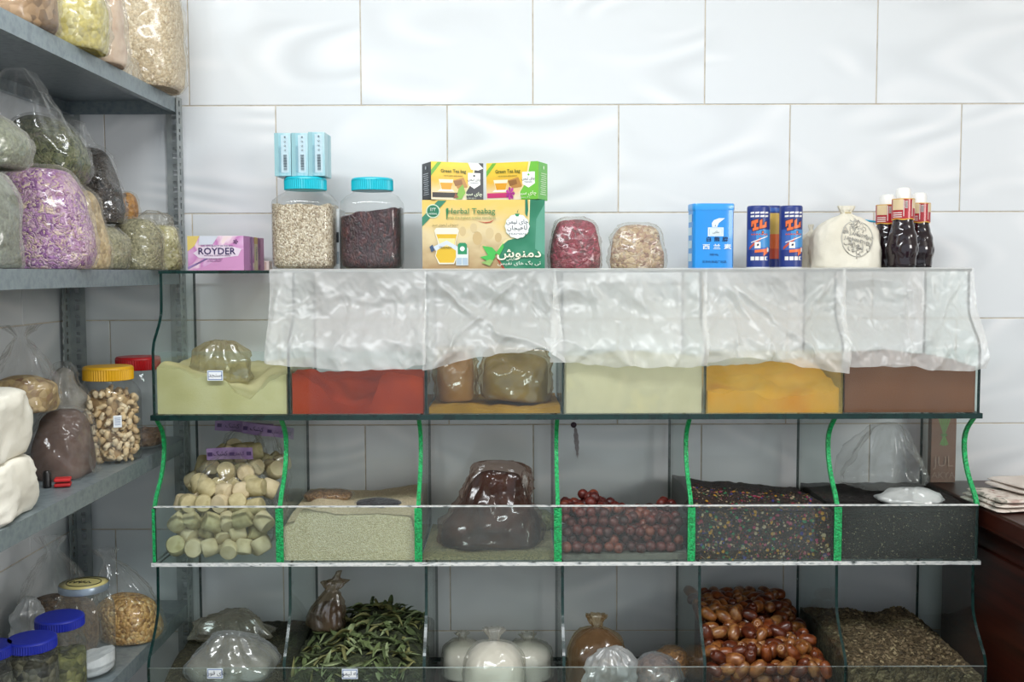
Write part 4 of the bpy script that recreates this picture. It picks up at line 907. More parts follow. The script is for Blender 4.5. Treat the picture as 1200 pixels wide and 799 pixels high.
# 2.4 hawthorn berries
X0, X1, YA, YB, Z0 = BIN(1, 3)
heap('berry_dust', 'grey dust lying under the dried red berries', 'dust', X0, X1, YA, YB, Z0, [(0, [(0, .009), (.5, .011), (1, .013)]), (1, [(0, .005), (1, .005)])], noisy('berry_dust', ['#5d5a55', '#77736c', '#68645e'], 40, .95, .3), .002, 60, 10)
M_b1 = noisy('berry_red', ['#3c110e', '#581b15', '#69271d'], 60, .45, .3); M_b2 = noisy('berry_dark', ['#2a0c0b', '#421412', '#551e19'], 60, .45, .3); M_b3 = noisy('berry_light', ['#582216', '#733322', '#824532'], 60, .45, .3)
bmsh = []
for q, mt in enumerate((M_b1, M_b2, M_b3, M_b1)):
    r = .0118; b = MB(); b.lathe([(.002, -r * .93), (r * .5, -r * .86), (r * .86, -r * .5), (r, 0), (r * .86, r * .5), (r * .55, r * .82), (r * .25, r * .86), (r * .12, r * .74)], 14)
    b.v = [(x * (1 + .12 * nz(x * 90, y * 90, z * 90, q)), y * (1 + .12 * nz(y * 90, z * 90, x * 90, q + 2)), z) for x, y, z in b.v]
    bmsh.append(b.mesh('hawthorn_berry', mt, True))
prB = [(0, [(0, .082), (.3, .075), (.5, .07), (.62, .062), (.8, .066), (1, .072)]), (.3, [(0, .092), (.25, .108), (.5, .095), (.65, .07), (.85, .085), (1, .092)]), (.6, [(0, .1), (.3, .11), (.6, .075), (1, .1)]), (1, [(0, .05), (1, .05)])]
pts = pack(X0 + .001, X1 - .001, YA + .001, YB - .1, Z0 + .010, hfun(prB), .0118, 21, 2.0, .3, 1.0, 300)
bulk('hidden_berries', 'inner bulk of the dried red berries seen only between the outer ones', 'berries', X0, X1, YA, YB - .08, Z0 + .004, prB, .03, cells('berry_bulk', ['#2a0c0a', '#4a1612', '#5a1e16'], 80, .6, .8), .026)
scatter('hawthorn_berry', 'dried red-brown berry in the heap in its glass bin', 'berry', 'dried berries in the middle tier', bmsh, pts, 8)
# 2.5 colourful tea mix
X0, X1, YA, YB, Z0 = BIN(1, 4)
mix, hm = heap('flower_tea_mix', 'dark flower tea mix flecked with yellow, pink and green bits', 'tea mix', X0, X1, YA, YB, Z0,
     [(0, [(0, .105), (.3, .1), (.7, .098), (1, .1)]), (.3, [(0, .125), (.3, .11), (.7, .1), (1, .1)]), (1, [(0, .12), (.3, .105), (1, .09)])],
     cells('flower_tea', ['#17110f', '#2e2018', '#1f1620', '#3f2b20', '#241a14', '#4a3426', '#151014'], 230, .6, .9, (1, 1, 1.2), .02), .003, 60, 11)
rnd = random.Random(3); b = MB()
for q in range(1500):
    fr = rnd.random() < .62; u = rnd.uniform(.03, .97); v = 0 if fr else .04 + rnd.random() ** 1.5 * .66
    hh_ = hm(u, v); x = X0 + u * (X1 - X0)
    if fr: c = Vector((x, YA - .0005, Z0 + rnd.random() * hh_)); ax = Vector((0, -1, 0))
    else: c = Vector((x, YA + v * (YB - YA), Z0 + hh_ + .0008)); ax = Vector((rnd.uniform(-.4, .4), -.4, 1)).normalized()
    u_ = ax.orthogonal().normalized(); w_ = ax.cross(u_); an = rnd.uniform(0, 6.28); uu = u_ * math.cos(an) + w_ * math.sin(an); ww = ax.cross(uu)
    big = rnd.random() < .16; r1 = rnd.uniform(.0028, .0045) if big else rnd.uniform(.0008, .002); r2 = r1 * rnd.uniform(.6, 1)
    if rnd.random() < .05: r1, r2 = .008, .0006
    vs_ = [c + uu * r1 * math.cos(a) + ww * r2 * math.sin(a) + ax * (.0006 + .0004 * (i % 2)) for i, a in enumerate([6.283 * j / 7 for j in range(7)])]
    o_ = len(b.v); b.v += [tuple(p) for p in vs_] + [tuple(c)]
    mi = rnd.choice((0, 0, 0, 1, 1, 2, 2, 3, 4, 5, 5, 6) if big else (0, 1, 2, 3, 4, 5, 5, 6, 6, 6))
    for j in range(7): b.f.append((o_ + j, o_ + (j + 1) % 7, o_ + 7)); b.mi.append(mi)
b.build('flower_bits', [plain(c, .6) for c in ('#9c7222', '#8a3450', '#2f6a46', '#35356f', '#772430', '#94866a', '#5a4230')], mix, kind='stuff')
# 2.6 black seeds and a clear bag of white lumps
X0, X1, YA, YB, Z0 = BIN(1, 5)
blk, hk = heap('black_seed', 'black seeds with pale specks filling the bin at the counter end', 'seeds', X0, X1, YA, YB, Z0,
     [(0, [(0, .092), (.3, .098), (.6, .098), (1, .102)]), (.4, [(0, .1), (.5, .095), (1, .108)]), (1, [(0, .1), (1, .1)])], cells('black_seed', ['#0b0605', '#160c08', '#100907', '#1e110c', '#0d0706'], 380, .9, .6), .003, 60, 12)
b = MB()
for q in range(420):
    u = rnd.random(); fr = rnd.random() < .75; v = 0 if fr else rnd.random() * .6; hh_ = hk(u, v)
    c = Vector((X0 + u * (X1 - X0), YA - .0006, Z0 + rnd.random() * hh_)) if fr else Vector((X0 + u * (X1 - X0), YA + v * (YB - YA), Z0 + hh_ + .0006))
    an = rnd.uniform(0, 3.14); e = Vector((math.cos(an), 0, math.sin(an) * (1 if fr else .1))) * rnd.uniform(.0008, .0018); n_ = Vector((0, 0, .0006)) if fr else Vector((0, .0006, 0))
    b.add([c - e, c + n_, c + e, c - n_], [(0, 1, 2, 3)], 0)
b.build('pale_specks', [plain('#b8a488', .7)], blk, kind='stuff')
bag_px('large crumpled clear bag standing in the black seed bin', 988, 1078, -.14, Z0 + .112, 500, .12, None, F_bag, 'crumple', 1.0, seed=18, amp=.02, freq=13, lean=(.01, 0), pk=6)
F_milk = film('milky_film', .45, .35, '#f4f6f6', '#eef0f0', .25, 30, .7, .3)
bag_px('small crumpled bag of white lumps lying on the black seeds', 1028, 1098, -.235, Z0 + .099, 572, .09, noisy('white_lumps', ['#c9c8c2', '#e0dfda', '#eeede9'], 50, .8, .6), F_milk, 'slump', 1.0, seed=19, amp=.012, freq=30)
# brown printed packet standing behind the end pane, on the counter
Yp = -.16; p0 = at(1101, 545, Yp)
t = carton('paper_packet', 'brown paper packet with a green palm print behind the end pane', 'packet', (.9995, -.055, ZCT + .001), .058, .02, sz(88, -.055), 0, noisy('brown_paper', ['#7d5a4a', '#8a6655', '#94705e'], 12, .8, .05))
p = Print(.058, sz(88, -.055))
for a in (-.5, -.25, 0, .25, .5): p.poly([(.5, .62), (.5 + .45 * math.sin(a) - .03, .62 + .3 * math.cos(a)), (.5 + .45 * math.sin(a) + .05, .62 + .3 * math.cos(a))], '#6f9a50')
for a in (-.4, -.15, .15, .4): p.poly([(.5, .66), (.5 + .35 * math.sin(a) - .03, .66 - .16 * math.cos(a)), (.5 + .35 * math.sin(a) + .05, .66 - .16 * math.cos(a))], '#6f9a50')
p.rect(.38, .62, .63, .66, '#557d3e')
p.text('JUL', .5, .28, .2, '#a58878', .9); p.text('AKYA', .5, .1, .12, '#a58878', 1)
p.build('front_print', t, face_M('front', .058, .02, sz(88, -.055)))
# ------------------------------------------------------------------ lower tier
X0, X1, YA, YB, Z0 = BIN(2, 0)
M_herbd = cells('dark_herb', ['#1f1d14', '#3a3826', '#2c2a1c', '#4a4630'], 200, .8, .8)
heap('dark_herb', 'dark dried herb lying low under the crumpled bags', 'herb', X0, X1, YA, YB, Z0, [(0, [(0, .04), (.5, .055), (1, .05)]), (.5, [(0, .08), (1, .08)]), (1, [(0, .09), (1, .09)])], M_herbd, .004, 50, 21)
F_beige = film('beige_film', .4, .3, '#f0ece2', '#cfc8b8', .25, 22, .7, .35, (.6, 1, 2.5))
F_white = film('white_film', .28, .32, '#f8fafb', '#e8ecee', .18, 22, .8, .45)
bag_px('folded beige plastic bags piled behind the white bag', 226, 318, -.15, Z0 + .085, 716, .12, None, F_beige, 'crumple', 1.0, seed=22, amp=.022, freq=15, pk=5)
bag_px('crumpled translucent white bag above the labelled bin front', 222, 322, -.28, Z0 + .055, 741, .14, noisy('herb_in_bag', ['#5a5648', '#77735f', '#8f8b78'], 25, .8, .4), F_white, 'slump', 1.0, seed=23, amp=.016, freq=14, pk=6)
# 3.2 leaves
X0, X1, YA, YB, Z0 = BIN(2, 1)
prL = [(0, [(0, .105), (.3, .12), (.6, .125), (1, .1)]), (.25, [(0, .11), (.4, .135), (.7, .142), (1, .115)]), (.55, [(0, .11), (.3, .125), (.6, .17), (.85, .155), (1, .12)]), (.8, [(0, .1), (.6, .165), (1, .13)]), (1, [(0, .09), (1, .1)])]
pile = thing('dried_leaf_pile', 'heap of dried green lemon verbena leaves in a labelled bin', 'dried leaves', ((X0 + X1) / 2, (YA + YB) / 2, Z0))
cx_, cy_ = (X0 + X1) / 2, (YA + YB) / 2
lm = []; Lc = [noisy('dried_leaf_%d' % i, c, 30, .7, .3) for i, c in enumerate((['#4a5630', '#647246', '#7a8856'], ['#364024', '#4b5832', '#5c693e'], ['#6a744c', '#87936a', '#a0aa80'], ['#565630', '#747344', '#8d8a58']))]
for q in range(6):
    b = MB(); n = 8; ln = .05 + .008 * (q % 3); wd = .0075 + .001 * (q % 2); cl = .5 + .35 * (q % 3); g = []
    for i in range(n + 1):
        s_ = i / n; x = (s_ - .5) * ln; wv = wd * math.sin(math.pi * min(1, s_ * .96 + .03)) ** .8; zc_ = .006 * math.sin(s_ * 3 + q) + .004 * math.sin(s_ * 7 + q * 2)
        g.append([(x, -wv * math.cos(cl), zc_ + wv * math.sin(cl)), (x, 0, zc_), (x, wv * math.cos(cl * .8), zc_ + wv * math.sin(cl * .8))])
    vs_ = [p for r_ in g for p in r_]; b.add(vs_, [(i * 3 + j, (i + 1) * 3 + j, (i + 1) * 3 + j + 1, i * 3 + j + 1) for i in range(n) for j in range(2)])
    lm.append([b.mesh('leaf', mt, True) for mt in Lc])
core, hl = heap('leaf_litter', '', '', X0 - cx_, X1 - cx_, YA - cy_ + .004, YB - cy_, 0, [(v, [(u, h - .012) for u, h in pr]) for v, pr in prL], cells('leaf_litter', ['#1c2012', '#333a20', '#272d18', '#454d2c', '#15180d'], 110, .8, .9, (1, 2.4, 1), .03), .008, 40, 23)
del core['label'], core['category']; core.parent = pile
rnd = random.Random(9)
for q in range(298):
    u = rnd.random(); sp = rnd.uniform(0, 6.28); s_ = rnd.uniform(.75, 1.08); mx = .006 + .029 * s_ * abs(math.cos(sp)); my = .008 + .029 * s_ * abs(math.sin(sp))
    x = X0 + mx + u * (X1 - X0 - 2 * mx); v = 0 if q < 100 else rnd.random() ** 1.15
    if v == 0:
        h = hl((x - X0) / (X1 - X0), 0); mz = .004 + .029 * s_ * abs(math.sin(sp))
        loc = (x, YA + .011, Z0 + .02 + mz + rnd.random() * max(.01, h - mz - .01)); rot = (math.pi / 2 + rnd.uniform(-.15, .15), rnd.uniform(-.1, .1))
    else:
        y = YA + my + v * (YB - YA - 2 * my); h = hl((x - X0) / (X1 - X0), (y - YA) / (YB - YA))
        loc = (x, y, Z0 + h + rnd.uniform(.0, .008)); rot = (rnd.uniform(-.35, .35), rnd.uniform(-.35, .35))
    o = link('leaf', rnd.choice(rnd.choice(lm)), pile); o.matrix_local = Matrix.Translation(Vector(loc) - Vector((cx_, cy_, Z0))) @ Matrix.Rotation(rot[0], 4, 'X') @ Matrix.Rotation(rot[1], 4, 'Y') @ Matrix.Rotation(sp, 4, 'Z')
    o.scale = (s_, s_, s_)
F_twist = film('brownish_film', .3, .3, '#eadfd0', '#b9a48c', .18, 26, .7, .45, (2, 2, .5))
PROFS['twist'] = ([(0, .9, .9, 0), (.08, 1, 1, 0), (.25, .95, .95, .02), (.4, .7, .7, .04), (.45, .02, .02, 0)],
                  [(0, .9, .9, 0), (.08, 1, 1, .02), (.25, .97, .97, .06), (.42, .74, .74, .12), (.58, .48, .48, .15), (.66, .25, .25, .2), (.72, .42, .36, .25), (.8, .52, .4, .3), (.85, .2, .14, .2), (.92, .13, .09, .1), (1, .11, .07, .1)])
bag_px('knotted brown-tinted bag with a twisted tail standing in the leaves', 364, 402, -.17, Z0 + .118, 668, .07, noisy('brown_stuff', ['#3d2a22', '#5c4336', '#74594a'], 25, .8, .4), F_twist, 'twist', 1.0, seed=24, amp=.006, freq=24, lean=(.03, 0), pk=7)
# 3.3 white bags
X0, X1, YA, YB, Z0 = BIN(2, 2)
M_flour = noisy('white_flour', ['#cfcabf', '#dedad0', '#e8e5dd'], 8, .9, .1)
F_flour = film('flour_bag_film', .22, .25, '#fbfaf6', '#ecebe6', .2, 24, .5, .4, (1, 1, .6))
PROFS['sugar'] = ([(0, .9, .9, 0), (.05, 1, 1, 0), (.4, 1, 1, 0), (.7, .92, .92, .01), (.86, .66, .66, .02), (.94, .3, .3, .03), (.97, .02, .02, 0)],
                  [(0, .9, .9, 0), (.05, 1, 1, 0), (.4, 1, 1, 0), (.7, .93, .93, .02), (.87, .68, .68, .04), (.96, .32, .32, .1), (1.0, .1, .1, .2), (1.08, .12, .1, .3), (1.2, .26, .16, .4)])
WB = 'white bags in the lower tier'
bag_px('knotted bag of white powder standing in front of two others', 543, 613, -.29, Z0, 750, .13, M_flour, F_flour, 'sugar', 1.0, seed=26, amp=.004, freq=14, expo=2.6)
bag_px('knotted bag of white powder leaning against the leaf bin divider', 520, 562, -.14, Z0, 748, .11, M_flour, F_flour, 'sugar', 1.0, seed=27, amp=.005, freq=14)
bag_px('knotted bag of white powder behind, towards the brown bags', 588, 645, -.15, Z0, 750, .12, M_flour, F_flour, 'sugar', 1.0, seed=28, amp=.005, freq=14)
# 3.4
X0, X1, YA, YB, Z0 = BIN(2, 3)
bag_px('tied bag of brown powder with a twisted neck', 664, 730, -.24, Z0, 735, .12, noisy('mid_brown_powder', ['#55402f', '#6b523d', '#7a6049'], 12, .9, .2), F_tan, 'sugar', 1.0, seed=31, amp=.005, freq=16, lean=(-.0, 0))
bag_px('crumpled white plastic bag in front of the brown bag', 684, 742, -.335, Z0 + .02, 757, .08, None, F_milk, 'crumple', 1.0, seed=32, amp=.016, freq=24, pk=6)
bag_px('bag of reddish brown pieces wrapped in clear plastic', 740, 796, -.27, Z0, 768, .11, cells('red_brown_bits', ['#4f3a32', '#6d5044', '#8a6a58', '#5a4038'], 90, .7, .7), F_white, 'round', 1.0, seed=33, amp=.008, freq=20)
bag_px('bag of orange brown spice behind the wrapped pieces', 764, 805, -.15, Z0, 757, .09, cells('orange_spice', ['#6b4620', '#8a5e2c', '#a3743a', '#5a3a1c'], 160, .7, .7), F_clear, 'round', 1.0, seed=34, amp=.006, freq=20)
# 3.5 dates
X0, X1, YA, YB, Z0 = BIN(2, 4)
dm = []
for q, c in enumerate((['#4a1e0e', '#6d3216', '#8a4a22', '#5a260f'], ['#3a150b', '#552412', '#6a321a'], ['#5a2a12', '#7d4820', '#9a6232', '#6a361a'], ['#4f2410', '#6e3a1c', '#9a6a3c', '#5f2f15'])):
    mt = noisy('date_skin_%d' % q, c, 45, .32, .3, 4, coat=.25)
    for e in range(2):
        r, ln = .0125 + .001 * e, .019 + .002 * e; b = MB()
        b.lathe([(.0012, -ln), (r * .45, -ln * .95), (r * .78, -ln * .72), (r * .97, -ln * .3), (r, .1 * ln), (r * .9, ln * .55), (r * .62, ln * .85), (r * .34, ln * .95), (r * .3, ln * .9), (r * .1, ln * .86)], 16)
        b.v = [(x * (1 + .10 * nz(x * 80, y * 80, z * 50, q + e)), y * (1 + .10 * nz(y * 80, x * 80, z * 50, q + e + 5)), z) for x, y, z in b.v]
        dm.append(b.mesh('date', mt, True))
prD = [(0, [(0, .125), (.6, .12), (1, .108)]), (.2, [(0, .145), (.5, .142), (.85, .128), (1, .112)]), (.5, [(0, .178), (.55, .172), (.8, .146), (1, .112)]), (.72, [(0, .188), (.65, .185), (.82, .158), (1, .112)]), (1, [(0, .182), (.78, .18), (.9, .145), (1, .11)])]
pts = pack(X0 + .002, X1 - .002, YA + .002, YB - .01, Z0, hfun(prD), .0142, 31, 1.75, .3, 1.1, 300)
bulk('hidden_dates', 'inner bulk of the date heap seen only between the front dates', 'dates', X0, X1, YA, YB, Z0, prD, .036, cells('date_bulk', ['#3a170a', '#5a260e', '#6b3212', '#2a0f07'], 45, .5, .8), .03)
scatter('date', 'glossy brown date in the tall heap in its glass bin', 'date', 'dates in the lower tier', dm, pts, 12)
# 3.6 flakes
X0, X1, YA, YB, Z0 = BIN(2, 5)
prF = [(0, [(0, .118), (.5, .112), (1, .09)]), (.3, [(0, .125), (.5, .125), (1, .095)]), (.65, [(0, .13), (.3, .15), (.5, .13), (.7, .155), (1, .1)]), (1, [(0, .12), (1, .1)])]
fl, hf_ = heap('dried_flakes', 'brown dried flakes heaped in the dark bin beside the counter', 'dried herb', X0, X1, YA, YB, Z0, prF, cells('flakes', ['#3a3020', '#574831', '#75654a', '#453925', '#8a7a5c'], 130, .8, .9, (1, 1.4, 1), .03), .004, 50, 41)
b = MB()
for q in range(2600):
    fr = rnd.random() < .3; u = rnd.uniform(.025, .975); v = 0 if fr else .03 + .95 * rnd.random(); h = hf_(u, v)
    c = Vector((X0 + u * (X1 - X0), YA + .001, Z0 + .03 + rnd.random() * (h - .03))) if fr else Vector((X0 + u * (X1 - X0), YA + v * (YB - YA), Z0 + h + .001))
    ax = Vector((rnd.uniform(-.5, .5), -1, rnd.uniform(-.5, .5)) if fr else (rnd.uniform(-.7, .7), rnd.uniform(-.9, .3), 1)).normalized(); u_ = ax.orthogonal().normalized(); w_ = ax.cross(u_)
    an = rnd.uniform(0, 6.28); uu = u_ * math.cos(an) + w_ * math.sin(an); ww = ax.cross(uu); r1 = rnd.uniform(.003, .006); r2 = r1 * rnd.uniform(.4, .8)
    b.add([c + uu * r1, c + ww * r2 + ax * .001, c - uu * r1 + ax * .001, c - ww * r2], [(0, 1, 2, 3)], rnd.choice((0, 0, 1, 1, 2, 3)))
b.build('flake_bits', [plain(c, .8) for c in ('#5a4a32', '#75644a', '#8f8060', '#3f3422')], fl, kind='stuff')
# ------------------------------------------------------------------ goods on the steel shelves: top board
def on(px, py, Y): return at(px, py, Y).z
M_grain = cells('beige_grain', ['#b09c80', '#cdbb9f', '#bdaa8c', '#ddd0b8', '#a69276'], 190, .7, .7)
F_thin = film('thin_bag_film', .07, .14, '#fffefa', '#f4f1ea', .16, 26, .5, .45)
F_soft = film('milky_thin_film', .2, .25, '#fbfaf6', '#f0ece4', .2, 24, .6, .35)
PROFS['fat'] = ([(0, .86, .9, 0), (.05, .97, .97, 0), (.2, 1, 1, 0), (.5, .97, .95, 0), (.75, .85, .8, .01), (.92, .6, .5, .02), (.97, .1, .1, 0)],
                [(0, .86, .9, 0), (.05, .97, .97, 0), (.2, 1, 1, .01), (.5, .97, .95, .015), (.75, .86, .8, .02), (.93, .64, .52, .05), (1.0, .36, .26, .08)])
bag_px('large bag of beige grain at the wall end of the top steel board', 126, 213, -.145, B1 + .001, -60, .17, M_grain, F_thin, 'fat', 1.0, seed=41, amp=.007, freq=14, expo=2.8)
bag_px('small knotted milky bag on the top board beside the beige grain', 118, 152, -.335, B1 + .001, 44, .08, noisy('cream_stuff', ['#cdb99c', '#ddcdb4', '#e6dac6'], 20, .8, .3), F_soft, 'tied', 1.25, seed=42, amp=.006, freq=26)
bag_px('little crumpled bag of tan seed on the top board edge', 140, 166, -.255, B1 + .001, 66, .07, M_grain, F_soft, 'slump', 1.0, seed=43, amp=.006, freq=30)
bag_px('bag of pale pink grain wedged behind the yellow bag', 104, 146, -.42, B1 + .001, -35, .1, noisy('pinkish_grain', ['#c9a890', '#d8bda6', '#e2cdb8'], 60, .8, .4), F_soft, 'fat', 1.0, seed=44, amp=.006)
bag_px('bag of yellow-green dried blossom on the top steel board', 62, 124, -.545, B1 + .001, -50, .12, cells('yellow_blossom', ['#a89a3c', '#c9bc62', '#b5a850', '#ddd6a0', '#8f8438'], 110, .7, .7), F_soft, 'fat', 1.0, seed=45, amp=.007)
bag_px('bag of brown nuts at the near end of the top board', -26, 64, -.71, B1 + .001, -60, .14, cells('brown_nut', ['#6b5138', '#8f7152', '#a88a68', '#7a5e42'], 70, .6, .6), F_thin, 'fat', 1.0, seed=46, amp=.007)
# second board
M_purple = cells('purple_petals', ['#74407e', '#95629e', '#b48ab4', '#cbb0c0', '#86507f', '#d6c2ac', '#a27aa6'], 135, .6, .9, (1, 1, 1), .06)
M_ggreen = cells('grey_green_herb', ['#4a5247', '#5f6859', '#6f7768', '#444c42'], 170, .7, .6)
M_gherb = cells('green_herb', ['#3a4026', '#565c38', '#6d7048', '#2c3220', '#7d7d58'], 150, .7, .8, (1, 1, 1), .03)
M_olive = cells('olive_herb', ['#77745a', '#8f8b6e', '#a09b7d', '#6a674f'], 210, .7, .6)
M_beige = cells('beige_root', ['#9a8460', '#b7a078', '#c7b38e', '#8a7452'], 110, .7, .7)
M_black = cells('black_herb', ['#1a1512', '#33291f', '#251d18', '#453a30', '#0f0c0b'], 150, .35, .8, (1, 1, 1), .03)
M_yel = cells('pale_yellow_herb', ['#9a9464', '#bdb78a', '#d0caa4', '#a8a070', '#e0dcc4'], 120, .7, .8)
z2 = B2 + .001
bag_px('tall bag of grey-green herb next to the purple petals', -62, 20, -.83, z2, 196, .12, M_ggreen, F_soft, 'fat', 1.0, seed=51, amp=.006)
bag_px('bag of purple and pink dried petals on the second board', 6, 110, -.585, z2, 190, .15, M_purple, F_thin, 'fat', 1.0, seed=52, amp=.008, freq=15, lean=(-.02, 0))
bag_px('bag of beige root pieces between purple petals and dark herb', 76, 128, -.41, z2, 216, .1, M_beige, F_thin, 'fat', 1.0, seed=53, amp=.006, lean=(-.02, 0))
bag_px('bag of olive herb on the second board behind the petals', 100, 148, -.32, z2, 262, .1, M_olive, F_thin, 'round', 1.0, seed=54, amp=.006)
bag_px('bag of greyish olive herb in the middle of the second board', 132, 190, -.215, z2, 254, .1, M_olive, F_thin, 'fat', 1.0, seed=55, amp=.007)
bag_px('bag of pale yellow herb against the steel post', 168, 213, -.10, z2, 262, .09, M_yel, F_thin, 'fat', 1.0, seed=56, amp=.007)
bag_px('empty crumpled clear bag above the pale yellow herb', 158, 206, -.055, on(182, 272, -.055), 246, .05, None, F_soft, 'crumple', 1.0, seed=57, amp=.012, freq=30)
bag_px('small bag of orange spice behind the dark herb', 141, 163, -.13, on(150, 258, -.13), 224, .05, cells('orange_bits', ['#8a5a24', '#b07a34', '#c79248', '#6d481e'], 120, .6, .7), F_thin, 'round', 1.0, seed=58, amp=.005)
bag_px('glossy bag of near-black dried herb leaning over olive bags', 92, 147, -.30, on(120, 260, -.30), 168, .11, M_black, F_bag, 'fat', 1.0, seed=59, amp=.009, freq=16, lean=(-.03, 0))
bag_px('bag of green leafy herb lying on the purple petal bag', 16, 104, -.50, on(60, 216, -.50), 132, .13, M_gherb, F_bag, 'round', 1.0, seed=60, amp=.010, freq=13, lean=(-.02, 0))
bag_px('bag of pale green herb resting above the grey-green bag', -42, 28, -.76, on(0, 196, -.76), 134, .12, cells('pale_green_herb', ['#5d6650', '#757d64', '#868d74', '#525b47'], 180, .7, .6), F_soft, 'round', 1.0, seed=61, amp=.006)
bag_px('empty clear bag slumped over the green leafy herb', -20, 68, -.60, on(30, 162, -.60), 82, .13, None, F_bag, 'crumple', 1.0, seed=62, amp=.016, freq=11, pk=5)
bag_px('loose clear bag mouth trailing beyond the green leafy herb', 62, 106, -.40, on(84, 176, -.40), 138, .08, None, F_bag, 'crumple', 1.0, seed=63, amp=.014, freq=22, pk=5)
# third board
z3 = B3 + .001
PROFS['block'] = ([(0, .93, .93, 0), (.08, 1, 1, 0), (.5, 1.01, 1.01, 0), (.85, .98, .98, 0), (.97, .88, .88, 0), (1.0, .5, .5, 0)], None)
M_fbag = noisy('flour_sack_white', ['#e0dac9', '#ebe6d8', '#f2eee2'], 6, .6, .2, 4, bscale=40)
hfl = on(40, 526, -.76) - z3
for k, lab in enumerate(('white flour bag, lower of the two stacked on the third board', 'white flour bag, upper of the two stacked on the third board')):
    w = .228; zb_ = z3 + k * (hfl + .001); hh_ = hfl if k == 0 else on(30, 450, -.76) - zb_
    t = thing('flour_bag', lab, 'bag', (-.886 - .008 * k, -.875, zb_), (0, 0, .04 * k), 'stacked flour bags')
    b = MB(); b.rings(soft_rings([(z * hh_, a, c, q) for z, a, c, q in PROFS['block'][0]], w, .28, 72, 32, 3.4, .010, 12, 70 + k, wr=.004)); b.build('sack_body', M_fbag, t, True)
    b = MB(); b.box(-.07, .07, -.146, -.142, hh_ * .45, hh_ * .5); b.build('folded_seam', M_fbag, t)
bag_px('bag of mauve brown powder standing on the third board', 49, 105, -.50, z3, 476, .12, noisy('mauve_powder', ['#4d3d36', '#66544c', '#7a675e'], 16, .9, .3), F_bag, 'fat', 1.0, seed=72, amp=.007, expo=3.6, wr=.008)
bag_px('clear bag of yellowish nuts on top of the mauve powder bag', -8, 66, -.565, on(30, 480, -.565), 394, .11, cells('yellow_nuts', ['#8a7048', '#b59a68', '#c9b184', '#7a5238'], 75, .6, .7), F_bag, 'half', .98, seed=73, amp=.010, freq=16)
bag_px('small crumpled clear bag beside the yellow-lidded jar', 58, 98, -.40, on(80, 482, -.40), 424, .08, noisy('grey_stuff', ['#6d6a62', '#85827a', '#97948a'], 30, .8, .4), F_bag, 'slump', 1.0, seed=74, amp=.012, freq=24)
bag_px('dark bag tucked under the nuts behind the flour', 66, 108, -.33, z3, 470, .09, noisy('dark_brown_stuff', ['#4a3a30', '#5f4c40', '#705c4e'], 25, .8, .4), F_thin, 'fat', 1.0, seed=75)
t = thing('plastic_clip', 'red and black plastic clip lying at the shelf edge', 'clip', (at(73, 556, -.60).x, -.60, z3), (0, 0, .3))
for k, (za, col) in enumerate(((.001, '#b01f22'), (.010, '#c9292b'))):
    b = MB(); b.box(-.014, .014, -.012, .012, za, za + .006); bevel(b.build('jaw', plain(col, .35), t), .002)
b = MB(); b.lathe([(.006, 0), (.0075, .002), (.0075, .026), (.005, .03)], 20, cx=-.026, cy=0); smooth_angle(b.build('grip', plain('#191717', .4), t))
Y = -.335; xj = at(128, 490, Y).x
jar('clear jar of cashews with a ribbed yellow lid', (xj, Y, z3), sz(35.5, Y), sz(112, Y), sz(28.5, Y) / 1.06, sz(16, Y), plain('#d9a417', .4), 2.3, lidlabel='ribbed yellow screw lid')
cm = []
for q in range(3):
    b = MB(); n = 9; pts_ = []; rr = []
    for i in range(n + 1):
        a = -1.15 + 2.3 * i / n; pts_.append((.0105 * math.sin(a), .0105 * math.cos(a) - .006, .001 * math.sin(3 * a + q))); rr.append(.0056 * (math.sin(math.pi * (i + .5) / (n + 1)) ** .45) * (1 + .12 * math.sin(a + q)))
    b.tube(pts_, rr, 9); cm.append(b.mesh('cashew', noisy('cashew_%d' % q, (['#c6aa7c', '#dcc296', '#e8d4ae'], ['#b69668', '#cdb082', '#dcc49c'], ['#d0b68e', '#e4d0aa', '#eee0c2'])[q], 60, .6, .2), True))
rj = sz(35.5, Y) - .010; rnd = random.Random(8); pts = []
for lv in range(11):
    z = .012 + lv * .0118
    for i in range(15):
        if lv > 8 and (i * 7 + lv) % 3 == 0: continue
        a = 2 * math.pi * (i + .5 * (lv % 2)) / 15 + rnd.uniform(-.08, .08); e = (abs(math.cos(a)) ** 2.3 + abs(math.sin(a)) ** 2.3) ** (-1 / 2.3)
        k = (.86 if lv == 0 else 1) * rj * e * rnd.uniform(.9, .98); pts.append((xj + k * math.cos(a), Y + k * math.sin(a), z3 + z + rnd.uniform(-.002, .002)))
for i in range(24): a, k = rnd.uniform(0, 6.28), rj * math.sqrt(rnd.random()) * .8; pts.append((xj + k * math.cos(a), Y + k * math.sin(a), z3 + .135 + rnd.uniform(-.004, .008)))
scatter('cashew', 'pale cashew nut inside the yellow-lidded jar', 'cashew', 'cashews in the yellow-lidded jar', cm, pts, 4)
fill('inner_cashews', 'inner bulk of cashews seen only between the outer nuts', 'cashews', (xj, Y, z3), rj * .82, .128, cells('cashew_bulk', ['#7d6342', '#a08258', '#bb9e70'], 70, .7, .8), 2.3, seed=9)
t = carton('price_sticker', 'small white sticker on the yellow-lidded jar', 'sticker', at(157, 500, Y - .05), .016, .001, .024, .55, plain('#e4e8ea'), bw=.0002)
t.location = (xj + math.sin(.6) * (sz(35.5, Y) + .0035), Y - math.cos(.6) * (sz(35.5, Y) + .0035), z3 + .076)
p = Print(.016, .024)
p.rect(.0, 1, 0, 1, '#e4e8ea')
for i in range(5): p.rect(.15, .85, .2 + i * .14, .25 + i * .14, '#7c8fae')
p.build('front_print', t, face_M('front', .016, .001, .024))
Y = -.155; xr = at(163, 480, Y).x
